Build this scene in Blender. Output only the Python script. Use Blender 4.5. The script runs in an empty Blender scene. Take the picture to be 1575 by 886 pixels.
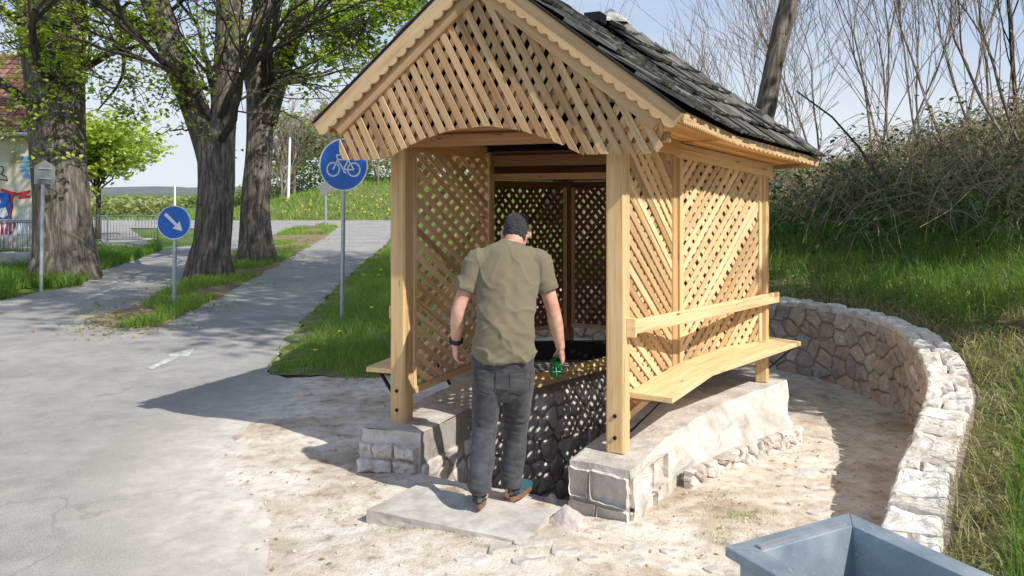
import bpy, bmesh, math, random
import numpy as np
from mathutils import Vector, noise, geometry
random.seed(7); rng = np.random.default_rng(7)
R = math.radians
F, CX, HY, H = 1225.0, 787.5, 300.0, 1.85      # focal length in px of the 1575 px photograph, principal x, horizon y, eye height
scn = bpy.context.scene
COL = scn.collection
def P(px, py, Y): return Vector(((px-CX)/F*Y, Y, H+(HY-py)/F*Y))
def G(px, py, z=0.0):
    Y = (H-z)*F/(py-HY)
    return Vector(((px-CX)/F*Y, Y, z))
# ------------------------------------------------------------------ object helpers
def tag(o, label=None, cat=None, group=None, kind=None):
    if label: o['label'] = label
    if cat: o['category'] = cat
    if group: o['group'] = group
    if kind: o['kind'] = kind
    return o
def empty(name, loc=(0, 0, 0), rz=0):
    o = bpy.data.objects.new(name, None); COL.objects.link(o)
    o.location = loc; o.rotation_euler = (0, 0, rz); o.empty_display_size = .2
    return o
class MB:
    def __init__(s): s.v = []; s.f = []; s.g = []; s.r = []; s.m = []
    def add(s, vs, fs, gc=None, rnd=None, m=0):
        b = len(s.v); s.v += [tuple(p) for p in vs]
        s.f += [tuple(b+i for i in f) for f in fs]
        if gc is None:
            o = (random.uniform(0, 50), random.uniform(0, 50), random.uniform(0, 50)) if rnd is None else (0, 0, 0)
            gc = [(p[0]+o[0], p[1]+o[1], p[2]+o[2]) for p in vs]
        s.g += gc
        rr = random.random() if rnd is None else rnd
        s.r += [rr]*len(vs); s.m += [m]*len(fs)
    def box(s, c, ax, ay, az, lx, ly, lz, m=0):
        """box about c; ax is the grain direction"""
        c = Vector(c); ax = Vector(ax).normalized(); ay = Vector(ay).normalized(); az = Vector(az).normalized()
        vs = []; gc = []; o = [random.uniform(0, 40) for _ in range(3)]
        for i in (-.5, .5):
            for j in (-.5, .5):
                for k in (-.5, .5):
                    vs.append(c+ax*lx*i+ay*ly*j+az*lz*k); gc.append((lx*i+o[0], ly*j+o[1], lz*k+o[2]))
        s.add(vs, [(0, 1, 3, 2), (4, 6, 7, 5), (0, 4, 5, 1), (2, 3, 7, 6), (0, 2, 6, 4), (1, 5, 7, 3)], gc, random.random(), m)
    def bar(s, a, b, w, t, up=(0, 0, 1), m=0):
        """bar from a to b, w wide across, t thick along up"""
        a = Vector(a); b = Vector(b); d = (b-a); L = d.length; d.normalize()
        up = Vector(up); side = d.cross(up).normalized(); u2 = side.cross(d).normalized()
        s.box((a+b)/2, d, side, u2, L, w, t, m)
    def prism(s, pts, ex, gd=None, m=0):
        """polygon pts (3-D) extruded by ex"""
        pts = [Vector(p) for p in pts]; ex = Vector(ex); n = len(pts)
        vs = pts+[p+ex for p in pts]
        fs = [tuple(range(n))[::-1], tuple(range(n, 2*n))]+[(i, (i+1) % n, n+(i+1) % n, n+i) for i in range(n)]
        gc = None
        if gd is not None:
            gd = Vector(gd).normalized(); e = ex.normalized(); w = gd.cross(e)
            o = [random.uniform(0, 40) for _ in range(3)]
            gc = [(p.dot(gd)+o[0], p.dot(w)+o[1], p.dot(e)+o[2]) for p in vs]
        s.add(vs, fs, gc, random.random(), m)
    def tube(s, pts, rad, n=6, cap=True, m=0, jit=0.0, rnd=None, js=3.0):
        pts = [Vector(p) for p in pts]; k = len(pts)
        if not hasattr(rad, '__len__'): rad = [rad]*k
        vs = []; gc = []; fs = []; prev = None; L = 0; o = random.uniform(0, 40)
        for i, p in enumerate(pts):
            d = (pts[min(i+1, k-1)]-pts[max(i-1, 0)])
            if d.length < 1e-9: d = Vector((0, 0, 1))
            d.normalize()
            if prev is None:
                a = Vector((1, 0, 0)) if abs(d.x) < .8 else Vector((0, 1, 0))
            else: a = prev
            a = (a-d*a.dot(d)).normalized(); b = d.cross(a); prev = a
            if i: L += (pts[i]-pts[i-1]).length
            for j in range(n):
                t = 2*math.pi*j/n; dr = a*math.cos(t)+b*math.sin(t); r = rad[i]
                if jit: r *= 1+jit*noise.noise(Vector((dr.x*1.7+o, dr.y*1.7, L*js/6))) + .4*jit*noise.noise(Vector((dr.x*4+o, dr.y*4, L*js/3)))
                vs.append(p+dr*r); gc.append((L, math.cos(t)*rad[i]+o, math.sin(t)*rad[i]))
        for i in range(k-1):
            for j in range(n):
                a0 = i*n+j; b0 = i*n+(j+1) % n
                fs.append((a0, b0, b0+n, a0+n))
        if cap: fs += [tuple(range(n))[::-1], tuple(range((k-1)*n, k*n))]
        s.add(vs, fs, gc, random.random() if rnd is None else rnd, m)
    def build(s, name, mats, parent=None, smooth=False, bevel=0, loc=None):
        me = bpy.data.meshes.new(name)
        vs = s.v
        if loc is not None: vs = [(x-loc[0], y-loc[1], z-loc[2]) for x, y, z in vs]
        me.from_pydata(vs, [], s.f)
        if not isinstance(mats, (list, tuple)): mats = [mats]
        for m in mats: me.materials.append(m)
        if len(mats) > 1: me.polygons.foreach_set('material_index', s.m)
        a = me.attributes.new('gc', 'FLOAT_VECTOR', 'POINT'); a.data.foreach_set('vector', np.array(s.g, dtype=np.float32).ravel())
        a = me.attributes.new('rnd', 'FLOAT', 'POINT'); a.data.foreach_set('value', np.array(s.r, dtype=np.float32))
        if smooth: me.polygons.foreach_set('use_smooth', [True]*len(me.polygons))
        me.update()
        o = bpy.data.objects.new(name, me); COL.objects.link(o)
        if loc is not None: o.location = loc
        if parent is not None: o.parent = parent
        if bevel:
            b = o.modifiers.new('bevel', 'BEVEL'); b.width = bevel; b.segments = 2; b.limit_method = 'ANGLE'
        return o
# ------------------------------------------------------------------ materials
def mat(name, rough=.8, spec=.3):
    m = bpy.data.materials.new(name); m.use_nodes = True
    nt = m.node_tree; b = nt.nodes['Principled BSDF']
    b.inputs['Roughness'].default_value = rough; b.inputs['Specular IOR Level'].default_value = spec
    return m, nt, b
def nd(nt, t, **k):
    n = nt.nodes.new(t)
    for a, v in k.items():
        if a.startswith('i_'): n.inputs[a[2:].replace('_', ' ')].default_value = v
        else: setattr(n, a, v)
    return n
def ramp(nt, fac, stops):
    r = nt.nodes.new('ShaderNodeValToRGB'); e = r.color_ramp.elements
    while len(e) < len(stops): e.new(.5)
    for i, (p, c) in enumerate(stops): e[i].position = p; e[i].color = (*c, 1) if len(c) == 3 else c
    nt.links.new(fac, r.inputs[0]); return r.outputs[0]
def attr(nt, name): return nd(nt, 'ShaderNodeAttribute', attribute_name=name)
def mapn(nt, vec, sc=(1, 1, 1), loc=(0, 0, 0)):
    m = nt.nodes.new('ShaderNodeMapping'); m.inputs['Scale'].default_value = sc; m.inputs['Location'].default_value = loc
    nt.links.new(vec, m.inputs[0]); return m.outputs[0]
def noi(nt, vec, scale, detail=4, rough=.55, dist=0):
    n = nd(nt, 'ShaderNodeTexNoise'); n.inputs['Scale'].default_value = scale; n.inputs['Detail'].default_value = detail
    n.inputs['Roughness'].default_value = rough; n.inputs['Distortion'].default_value = dist
    if vec is not None: nt.links.new(vec, n.inputs['Vector'])
    return n.outputs['Fac']
def vor(nt, vec, scale, feat='F1', out='Distance'):
    n = nd(nt, 'ShaderNodeTexVoronoi'); n.feature = feat; n.inputs['Scale'].default_value = scale
    if vec is not None: nt.links.new(vec, n.inputs['Vector'])
    return n.outputs[out]
def mix(nt, fac, a, b, mode='MIX'):
    m = nd(nt, 'ShaderNodeMix', data_type='RGBA', blend_type=mode)
    for sock, v in ((m.inputs[0], fac), (m.inputs[6], a), (m.inputs[7], b)):
        if isinstance(v, (int, float)): sock.default_value = v
        elif isinstance(v, tuple): sock.default_value = (*v, 1) if len(v) == 3 else v
        else: nt.links.new(v, sock)
    return m.outputs[2]
def mth(nt, op, a, b=0.0, c=None, clamp=False):
    m = nd(nt, 'ShaderNodeMath', operation=op, use_clamp=clamp)
    for i, v in enumerate((a, b) if c is None else (a, b, c)):
        if isinstance(v, (int, float)): m.inputs[i].default_value = v
        else: nt.links.new(v, m.inputs[i])
    return m.outputs[0]
def bump(nt, b, h, strength=.4, dist=.01):
    n = nd(nt, 'ShaderNodeBump'); n.inputs['Strength'].default_value = strength; n.inputs['Distance'].default_value = dist
    nt.links.new(h, n.inputs['Height']); nt.links.new(n.outputs[0], b.inputs['Normal'])
def pos(nt): return nd(nt, 'ShaderNodeNewGeometry').outputs['Position']
def setc(nt, b, c): nt.links.new(c, b.inputs['Base Color'])
def flat(name, col, rough=.6, metal=0, spec=.4, var=.12, sc=8):
    m, nt, b = mat(name, rough, spec); b.inputs['Metallic'].default_value = metal
    f = noi(nt, pos(nt), sc, 5)
    setc(nt, b, ramp(nt, f, [(.3, tuple(c*(1-var) for c in col)), (.7, tuple(min(1, c*(1+var)) for c in col))]))
    return m
def wood(name, light, mid, dark, rough=.65, knots=True, rings=26):
    m, nt, b = mat(name, rough, .25)
    g = attr(nt, 'gc').outputs['Vector']; r = attr(nt, 'rnd').outputs['Fac']
    n1 = noi(nt, mapn(nt, g, (1.3, rings, rings)), 1.0, 6, .6, .6)
    n2 = noi(nt, mapn(nt, g, (6, 130, 130)), 1.0, 3, .6)
    n3 = noi(nt, mapn(nt, g, (1.2, 3, 3)), 1.5, 3, .5)
    f = mth(nt, 'ADD', mth(nt, 'MULTIPLY', n1, .7), mth(nt, 'MULTIPLY', n2, .3))
    c = ramp(nt, f, [(.30, dark), (.45, mid), (.62, light)])
    c = mix(nt, mth(nt, 'MULTIPLY', n3, .5), c, mid, 'MIX')
    v = ramp(nt, r, [(0, (.58, .52, .45)), (.25, (.80, .74, .68)), (.6, (.97, .94, .90)), (1, (1.14, 1.13, 1.12))])
    c = mix(nt, 1.0, c, v, 'MULTIPLY')
    if knots:
        k = vor(nt, mapn(nt, g, (3.2, 11, 11)), 1.0)
        kf = ramp(nt, k, [(.05, (1, 1, 1)), (.13, (0, 0, 0))])
        sel = mth(nt, 'GREATER_THAN', vor(nt, mapn(nt, g, (3.2, 11, 11)), 1.0, 'F1', 'Color'), .45)
        c = mix(nt, mth(nt, 'MULTIPLY', mth(nt, 'MULTIPLY', kf, sel), .8), c, tuple(x*.35 for x in dark))
        # drying cracks
        cr = noi(nt, mapn(nt, g, (.9, 60, 60), (3, 7, 1)), 1.0, 2, .4)
        cf = ramp(nt, cr, [(.27, (1, 1, 1)), (.31, (0, 0, 0))])
        c = mix(nt, mth(nt, 'MULTIPLY', cf, .6), c, tuple(x*.3 for x in dark))
    setc(nt, b, c); bump(nt, b, f, .35, .004)
    return m
M = {}
M['pine'] = wood('pine_wood', (.90, .71, .43), (.76, .54, .29), (.44, .25, .10))
M['post'] = wood('post_wood', (.86, .66, .38), (.70, .48, .24), (.34, .18, .07))
M['slat'] = wood('slat_wood', (.92, .73, .47), (.76, .54, .30), (.44, .25, .11), rings=30)
M['gable'] = wood('gable_wood', (.72, .51, .30), (.54, .36, .19), (.27, .15, .065), rings=30)
M['verge'] = wood('verge_wood', (.76, .57, .34), (.58, .40, .22), (.33, .20, .09), rings=16)
M['soffit'] = wood('soffit_wood', (.95, .62, .30), (.88, .52, .22), (.5, .25, .09), rough=.5, knots=False, rings=20)  # orange glow of reflected light is put into this wood colour
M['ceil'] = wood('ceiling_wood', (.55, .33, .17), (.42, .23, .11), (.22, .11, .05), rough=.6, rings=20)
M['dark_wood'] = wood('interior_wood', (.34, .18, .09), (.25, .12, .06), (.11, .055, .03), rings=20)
def shingle_mat():
    m, nt, b = mat('weathered_shingle', .9, .2)
    g = attr(nt, 'gc').outputs['Vector']; r = attr(nt, 'rnd').outputs['Fac']
    n1 = noi(nt, mapn(nt, g, (3, 60, 60)), 1.0, 6, .65)
    n2 = noi(nt, mapn(nt, g, (2, 2, 2)), 2.0, 4, .5)
    c = ramp(nt, n1, [(.3, (.035, .032, .029)), (.5, (.16, .152, .14)), (.68, (.37, .355, .33))])
    v = ramp(nt, r, [(0, (.45, .44, .43)), (.6, (1, 1, 1)), (1, (1.8, 1.75, 1.65))])
    c = mix(nt, 1.0, c, v, 'MULTIPLY')
    c = mix(nt, mth(nt, 'MULTIPLY', n2, .5), c, (.05, .048, .04))
    setc(nt, b, c); bump(nt, b, n1, .9, .008); return m
M['shingle'] = shingle_mat()
M['tarpaper'] = flat('roofing_felt', (.012, .012, .013), .7, var=.4)
def stone_mat(name, cols, rough=.88, bs=.6, tintpos=True, sc=1.0):
    m, nt, b = mat(name, rough, .25)
    p = attr(nt, 'gc').outputs['Vector']; r = attr(nt, 'rnd').outputs['Fac']
    base = ramp(nt, r, [(i/(len(cols)-1), c) for i, c in enumerate(cols)])
    n1 = noi(nt, p, 7*sc, 8, .62); n2 = noi(nt, p, 40*sc, 5, .6); n3 = noi(nt, p, 2.2*sc, 4, .5)
    c = mix(nt, 1.0, base, ramp(nt, n1, [(.3, (.62, .58, .54)), (.52, (.98, .97, .95)), (.7, (1.22, 1.2, 1.18))]), 'MULTIPLY')
    c = mix(nt, mth(nt, 'MULTIPLY', ramp(nt, n3, [(.45, (0, 0, 0)), (.7, (1, 1, 1))]), .35), c, (.42, .32, .22))
    setc(nt, b, c)
    h = mth(nt, 'ADD', mth(nt, 'MULTIPLY', n1, .7), mth(nt, 'MULTIPLY', n2, .3)); bump(nt, b, h, bs, .03)
    return m
M['wall_stone'] = stone_mat('field_stone', [(.44, .38, .34), (.56, .48, .40), (.48, .45, .43), (.66, .58, .50), (.60, .47, .36), (.70, .65, .58)])
M['cope_stone'] = stone_mat('coping_stone', [(.66, .62, .57), (.82, .79, .74), (.74, .70, .64), (.88, .86, .83)])
M['pale_stone'] = stone_mat('pale_limestone', [(.72, .67, .62), (.66, .60, .56), (.78, .74, .69), (.64, .57, .54)])
M['pit_stone'] = stone_mat('lightened_stone', [(.66, .63, .60), (.80, .76, .72), (.72, .69, .66), (.86, .82, .78)])  # basin stone colour lightened to stand in for bounced light
M['mortar'] = stone_mat('lime_mortar', [(.36, .30, .25), (.44, .37, .31)])
M['pit_mortar'] = stone_mat('lightened_mortar', [(.34, .32, .30), (.42, .39, .37)])  # mortar raised in tone with the stone, again for bounced light
M['concrete'] = stone_mat('grey_concrete', [(.50, .485, .46), (.56, .545, .52)], bs=.35)
M['render'] = stone_mat('trowelled_mortar', [(.60, .57, .53), (.66, .63, .59)], bs=1.0, sc=.8)
M['slab'] = stone_mat('slab_concrete', [(.60, .585, .55), (.62, .60, .57)], bs=.3)
M['cobble'] = stone_mat('paving_limestone', [(.66, .62, .57), (.74, .70, .66), (.60, .54, .49)])
def sand_mat():
    m, nt, b = mat('ground_soil', .95, .15)
    p = pos(nt)
    n1 = noi(nt, p, 1.3, 6, .6); n2 = noi(nt, p, 9, 8, .65); n3 = noi(nt, p, 60, 6, .7)
    c = ramp(nt, n1, [(.34, (.52, .42, .32)), (.46, (.70, .61, .50)), (.54, (.80, .72, .62)), (.66, (.88, .82, .73))])
    c = mix(nt, 1.0, c, ramp(nt, n2, [(.32, (.50, .45, .40)), (.43, (.84, .81, .78)), (.55, (1, 1, 1)), (.70, (1.12, 1.12, 1.12))]), 'MULTIPLY')
    pb = vor(nt, p, 55); sel = mth(nt, 'GREATER_THAN', noi(nt, p, 5, 3), .5)
    c = mix(nt, mth(nt, 'MULTIPLY', mth(nt, 'MULTIPLY', ramp(nt, pb, [(.12, (1, 1, 1)), (.25, (0, 0, 0))]), sel), .6), c, (.36, .30, .25))
    # far ground: grassy soil; distance from the gazebo
    d = nd(nt, 'ShaderNodeVectorMath', operation='DISTANCE'); nt.links.new(p, d.inputs[0]); d.inputs[1].default_value = (.9, 6.0, 0)
    dd = mth(nt, 'ADD', d.outputs['Value'], mth(nt, 'MULTIPLY', n1, 2.5))
    ff = ramp(nt, mth(nt, 'DIVIDE', dd, 20.0), [(.28, (0, 0, 0)), (.36, (1, 1, 1))])
    gr = ramp(nt, n2, [(.3, (.06, .10, .025)), (.5, (.11, .19, .04)), (.7, (.20, .27, .07))])
    c = mix(nt, ff, c, gr)
    setc(nt, b, c)
    h = mth(nt, 'ADD', mth(nt, 'MULTIPLY', n2, .6), mth(nt, 'MULTIPLY', n3, .4)); bump(nt, b, h, .8, .03)
    return m
M['sand'] = sand_mat()
def asphalt_mat():
    m, nt, b = mat('old_asphalt', .9, .2)
    p = pos(nt)
    n1 = noi(nt, p, .7, 6, .6); n2 = noi(nt, p, 130, 4, .8); n3 = noi(nt, p, 4, 9, .75)
    c = ramp(nt, n1, [(.32, (.30, .287, .265)), (.5, (.355, .34, .315)), (.68, (.42, .40, .375))])
    c = mix(nt, 1.0, c, ramp(nt, n2, [(.35, (.58, .58, .58)), (.5, (1, 1, 1)), (.66, (1.45, 1.43, 1.40))]), 'MULTIPLY')
    c = mix(nt, 1.0, c, ramp(nt, n3, [(.3, (.74, .735, .73)), (.45, (.95, .95, .95)), (.62, (1.10, 1.09, 1.08)), (.70, (1.22, 1.2, 1.17))]), 'MULTIPLY')
    # cracks
    wp = nd(nt, 'ShaderNodeVectorMath', operation='ADD'); nt.links.new(p, wp.inputs[0])
    nn = nd(nt, 'ShaderNodeTexNoise'); nn.inputs['Scale'].default_value = 1.7; nn.inputs['Detail'].default_value = 5; nt.links.new(p, nn.inputs['Vector'])
    nt.links.new(nn.outputs['Color'], wp.inputs[1])
    cr = vor(nt, wp.outputs[0], .45, 'DISTANCE_TO_EDGE')
    cm = mth(nt, 'MULTIPLY', ramp(nt, cr, [(.003, (1, 1, 1)), (.010, (0, 0, 0))]), ramp(nt, n1, [(.5, (0, 0, 0)), (.6, (1, 1, 1))]))
    c = mix(nt, mth(nt, 'MULTIPLY', cm, .5), c, (.16, .155, .15))
    # sand blown over the edge by the gazebo
    d = nd(nt, 'ShaderNodeVectorMath', operation='DISTANCE'); nt.links.new(p, d.inputs[0]); d.inputs[1].default_value = (1.6, 6.6, 0)
    dd = mth(nt, 'ADD', d.outputs['Value'], mth(nt, 'MULTIPLY', mth(nt, 'SUBTRACT', n3, .5), 2.0))
    df = ramp(nt, mth(nt, 'DIVIDE', dd, 10.0), [(.350, (1, 1, 1)), (.395, (.5, .5, .5)), (.455, (0, 0, 0))])
    c = mix(nt, df, c, ramp(nt, noi(nt, p, 9, 8, .65), [(.3, (.54, .47, .39)), (.5, (.74, .67, .58)), (.7, (.82, .76, .68))]))
    setc(nt, b, c); bump(nt, b, mth(nt, 'ADD', mth(nt, 'MULTIPLY', n2, .6), mth(nt, 'MULTIPLY', n3, .4)), .35, .01)
    return m
M['asphalt'] = asphalt_mat()
def earth_mat(name, c1, c2, c3, sc=6):
    m, nt, b = mat(name, .95, .1)
    p = pos(nt); n1 = noi(nt, p, sc, 8, .65); n2 = noi(nt, p, sc*.16, 4)
    f = mth(nt, 'ADD', mth(nt, 'MULTIPLY', n1, .6), mth(nt, 'MULTIPLY', n2, .4))
    setc(nt, b, ramp(nt, f, [(.36, c1), (.5, c2), (.64, c3)])); bump(nt, b, n1, .9, .05)
    return m
M['verge_soil'] = earth_mat('verge_soil', (.10, .15, .04), (.17, .20, .07), (.36, .28, .18))
M['bank_soil'] = earth_mat('bank_soil', (.06, .07, .03), (.12, .12, .055), (.27, .22, .14), 4)
M['leaf_litter'] = earth_mat('leaf_litter', (.11, .14, .04), (.27, .20, .12), (.40, .31, .21), 8)
def leaf_mat(name, cols, trans=.45, rough=.5):
    m, nt, b = mat(name, rough, .3)
    r = attr(nt, 'rnd').outputs['Fac']
    c = ramp(nt, r, [(i/(len(cols)-1), c) for i, c in enumerate(cols)])
    nt.links.new(c, b.inputs['Base Color'])
    t = nd(nt, 'ShaderNodeBsdfTranslucent'); cc = mix(nt, 1.0, c, (1.5, 1.6, .8), 'MULTIPLY'); nt.links.new(cc, t.inputs[0])
    ms = nd(nt, 'ShaderNodeMixShader'); ms.inputs[0].default_value = trans
    out = nt.nodes['Material Output']
    nt.links.new(b.outputs[0], ms.inputs[1]); nt.links.new(t.outputs[0], ms.inputs[2]); nt.links.new(ms.outputs[0], out.inputs[0])
    return m
M['leaf'] = leaf_mat('linden_leaf', [(.18, .24, .03), (.29, .39, .05), (.42, .52, .07), (.55, .62, .14)])
M['lime_leaf'] = leaf_mat('lime_leaf', [(.34, .40, .08), (.45, .52, .12), (.56, .62, .18)])
M['pale_leaf'] = leaf_mat('pale_spring_leaf', [(.24, .28, .12), (.34, .38, .17), (.42, .43, .24)])
M['grass'] = leaf_mat('grass_blade', [(.11, .19, .03), (.18, .30, .05), (.26, .38, .07), (.38, .42, .14)], .35)
M['grass_dark'] = leaf_mat('tall_grass_blade', [(.06, .13, .018), (.11, .22, .032), (.17, .30, .045), (.28, .34, .10)], .35)
M['dry_grass'] = leaf_mat('dry_grass_blade', [(.30, .25, .13), (.42, .35, .20), (.24, .26, .09), (.50, .43, .27)], .3)
M['bramble_leaf'] = leaf_mat('bramble_leaf', [(.035, .08, .02), (.08, .15, .035), (.15, .24, .06)], .25)
M['petal'] = flat('dandelion_petal', (.85, .65, .03), .6)
M['gravel'] = None
def bark_mat(name, c1, c2, c3, sc=1.0):
    m, nt, b = mat(name, .92, .2)
    g = attr(nt, 'gc').outputs['Vector']
    n1 = noi(nt, mapn(nt, g, (2.2*sc, 13*sc, 13*sc)), 1.0, 7, .65, .5); n2 = noi(nt, pos(nt), 1.4, 5, .6)
    c = ramp(nt, n1, [(.34, c1), (.5, c2), (.66, c3)])
    c = mix(nt, mth(nt, 'MULTIPLY', ramp(nt, n2, [(.5, (0, 0, 0)), (.7, (1, 1, 1))]), .4), c, (.12, .12, .06))
    setc(nt, b, c); bump(nt, b, n1, 1.0, .08); return m
M['bark'] = bark_mat('linden_bark', (.06, .05, .042), (.165, .14, .115), (.34, .30, .255))
M['twig'] = bark_mat('bare_twig', (.20, .16, .13), (.31, .255, .215), (.42, .35, .30))
M['dark_bark'] = bark_mat('dark_bark', (.03, .024, .02), (.085, .068, .055), (.17, .14, .11), 2)
M['bramble_stem'] = bark_mat('bramble_stem', (.24, .18, .11), (.44, .36, .23), (.64, .54, .38))
M['galv'] = flat('galvanised_steel', (.50, .52, .54), .45, .6, .5, .15, 14)
M['sign_back'] = flat('sign_back_metal', (.24, .255, .25), .5, .3, .5, .12, 6)
M['white_paint'] = flat('white_paint', (.82, .82, .80), .55, 0, .4, .05)
M['sign_blue'] = flat('sign_blue', (.008, .13, .52), .35, 0, .5, .06)
M['black_metal'] = flat('black_metal', (.015, .015, .016), .45, .5, .5, .2)
def worn_paint():
    m, nt, b = mat('road_marking', .85, .2); p = pos(nt); n1 = noi(nt, p, 9, 8, .75); n2 = noi(nt, p, 70, 4, .7)
    f = mth(nt, 'ADD', mth(nt, 'MULTIPLY', n1, .6), mth(nt, 'MULTIPLY', n2, .4))
    setc(nt, b, ramp(nt, f, [(.44, (.38, .37, .35)), (.54, (.60, .59, .57)), (.66, (.80, .80, .78))])); return m
M['road_white'] = worn_paint()
# ------------------------------------------------------------------ plan of the gazebo (metres, camera eye above the origin)
n2 = Vector((.4226, .9063, 0)); u2 = Vector((.9063, -.4226, 0)); UP = Vector((0, 0, 1))
def V2(x, y, z=0): return Vector((x, y, z))
R1 = V2(.64, 4.81); L1 = V2(-.756, 5.461); R2 = V2(1.189, 5.988); L2 = V2(-.207, 6.639)
R3 = V2(2.074, 6.607); L3 = V2(-.30, 7.71); R4 = V2(1.98, 7.68); L4 = V2(.585, 8.33)
CB = (R3+L3)/2
APEX = V2(CB.x, CB.y, 3.40)
def E(v, k, z): w = CB+(v-CB)*k; return V2(w.x, w.y, z)
ER2, ER3, ER4, EL4, EL3, EL2 = E(R2, 1.32, 2.33), E(R3, 1.32, 2.15), E(R4, 1.25, 2.15), E(L4, 1.25, 2.15), E(L3, 1.32, 2.15), E(L2, 1.32, 2.33)
MG = V2(-.2025, 4.826)                    # middle of the gable plane
GA = MG+UP*3.24; GR = MG+u2*1.223+UP*2.31; GL = MG-u2*1.16+UP*2.345
VR = V2(1.625, 5.85, 2.29)                # right valley foot
def mirror(p):
    d = p-MG; a = d.dot(u2); return p-u2*2*a
VL = mirror(VR); VT = CB-n2*.20+UP*3.24
gz_ = empty('gazebo', (CB.x, CB.y, .31))
tag(gz_, 'wooden lattice gazebo with gabled porch and dark shingle roof on a stone base', 'gazebo')
inv = -Vector(gz_.location)
class GB(MB):
    def part(s, name, mats, parent=gz_, **k):
        o = s.build(name, mats, None, **k); o.parent = parent
        o.location = inv if parent is gz_ else (0, 0, 0)
        return o
def post(v, z0, z1, w=.118, mt='post', rot=0):
    b = MB(); seg = 14
    d1 = (u2*math.cos(rot)+n2*math.sin(rot)); d2 = UP.cross(d1)
    L = z1-z0; vs = []; gc = []; o = [random.uniform(0, 40) for _ in range(3)]
    c = .012
    prof = [(-w/2+c, -w/2), (w/2-c, -w/2), (w/2, -w/2+c), (w/2, w/2-c), (w/2-c, w/2), (-w/2+c, w/2), (-w/2, w/2-c), (-w/2, -w/2+c)]
    for i in range(seg+1):
        z = z0+L*i/seg; sx = .003*noise.noise(Vector((o[0], z*2, 0))); sy = .003*noise.noise(Vector((o[1], z*2, 5)))
        k = 1+.02*noise.noise(Vector((o[2], z*3, 1)))
        for (a, q) in prof:
            p = v+d1*(a*k+sx)+d2*(q*k+sy); vs.append((p.x, p.y, z)); gc.append((z+o[0], a+o[1], q+o[2]))
    fs = [tuple(range(8))[::-1], tuple(range(seg*8, seg*8+8))]
    for i in range(seg):
        for j in range(8): fs.append((i*8+j, i*8+(j+1) % 8, i*8+8+(j+1) % 8, i*8+8+j))
    b.add(vs, fs, gc, random.uniform(.35, .9))
    o = b.build('post', M[mt]); o.parent = gz_; o.location = inv
    return o
for v, z0, z1, mt in ((L1, .29, 2.2, 'post'), (R1, .31, 2.2, 'post'), (R2, .31, 2.16, 'post'), (L2, .31, 2.2, 'post'), (R3, .31, 2.02, 'post'),
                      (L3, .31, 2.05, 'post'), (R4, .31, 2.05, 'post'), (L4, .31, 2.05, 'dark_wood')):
    post(v, z0, z1, .118 if v in (L1, R1) else .10, mt)
# bolt heads low on the two front posts
for v, z in ((R1, .40), (R1, .53), (L1, .39), (L1, .52)):
    b = GB(); c = v-n2*.06+UP*z+u2*.0
    b.tube([c, c-n2*.008], .012, 8); b.part('bolt', M['black_metal'])
# ------------------------------------------------------------------ lattice
def lattice(A, B, zb, zt, name='lattice_panel', mts=('slat', 'slat'), pitch=.088, ang=62, w=.052, th=.009, off=0.0, inside=None, frame=True, margin=.0, outn=None, first=+1):
    """slats in the vertical plane through A, B; zb/zt give bottom/top height at s in 0..1"""
    A = Vector((A.x, A.y, 0)); B = Vector((B.x, B.y, 0)); d = B-A; L = d.length; d.normalize()
    nn = outn if outn is not None else d.cross(UP)
    if inside is None:
        def inside(s, z): return margin < s < L-margin and zb(s/L) < z < zt(s/L)
    b = GB()
    zlo = min(zb(i/10) for i in range(11)); zhi = max(zt(i/10) for i in range(11))
    for layer, sg in ((0, first), (1, -first)):
        ca = math.cos(R(ang)); sa = math.sin(R(ang))
        dirv = Vector((sg*ca, sa)); per = Vector((-sa*sg, ca))
        span = (zhi-zlo)/math.tan(R(ang))
        x = -span-.05+random.uniform(0, pitch) if sg > 0 else random.uniform(0, pitch)
        xe = L if sg > 0 else L+span
        if sg < 0: x -= .05
        while x < xe+.05:
            xo = x+random.gauss(0, .0035); wv = w*random.uniform(.92, 1.06); rot = random.gauss(0, .004)
            dv = Vector((dirv.x*math.cos(rot)-dirv.y*math.sin(rot), dirv.x*math.sin(rot)+dirv.y*math.cos(rot)))
            ends = []
            for e in (-.5, .5):
                o = Vector((xo, zlo))+per*wv*e
                ts = [t for t in np.arange(-.3, (zhi-zlo)/sa+.3, .008) if inside(o.x+dv.x*t, o.y+dv.y*t)]
                if ts: ends.append((o+dv*ts[0], o+dv*ts[-1], ts[-1]-ts[0]))
                else: ends.append(None)
            x += pitch
            if ends[0] is None and ends[1] is None: continue
            if ends[0] is None or ends[1] is None: continue
            if max(ends[0][2], ends[1][2]) < .03: continue
            off0 = off+layer*(-th-.0015)+random.uniform(0, .001)
            q = [ends[0][0], ends[0][1], ends[1][1], ends[1][0]]
            pts = [A+d*p.x+UP*p.y+nn*off0 for p in q]
            b.prism(pts, -nn*th, gd=d*dv.x+UP*dv.y, m=layer)
    o = b.part(name, [M[mts[0]], M[mts[1]]])
    if frame:
        fb = GB()
        for s in (.0, 1.0):
            ss = (.075 if s == 0 else L-.075)
            a = A+d*ss
            fb.bar(a+UP*(zb(s)-.0)+nn*(off-.012), a+UP*zt(s)+nn*(off-.012), .034, .045, nn)
        fb.bar(A+d*.057+UP*(zb(0)+.002)+nn*(off-.011), B-d*.057+UP*(zb(1)+.002)+nn*(off-.011), .045, .05, nn)
        fb.part('panel_frame', M['pine'])
    return o
c_ = lambda a, b: (lambda s: a+(b-a)*s)
lattice(R1, R2, c_(.50, .50), c_(2.15, 2.16), outn=u2, off=.035, mts=('slat', 'slat'), margin=.06, first=-1, pitch=.165, ang=30, w=.052)
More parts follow.
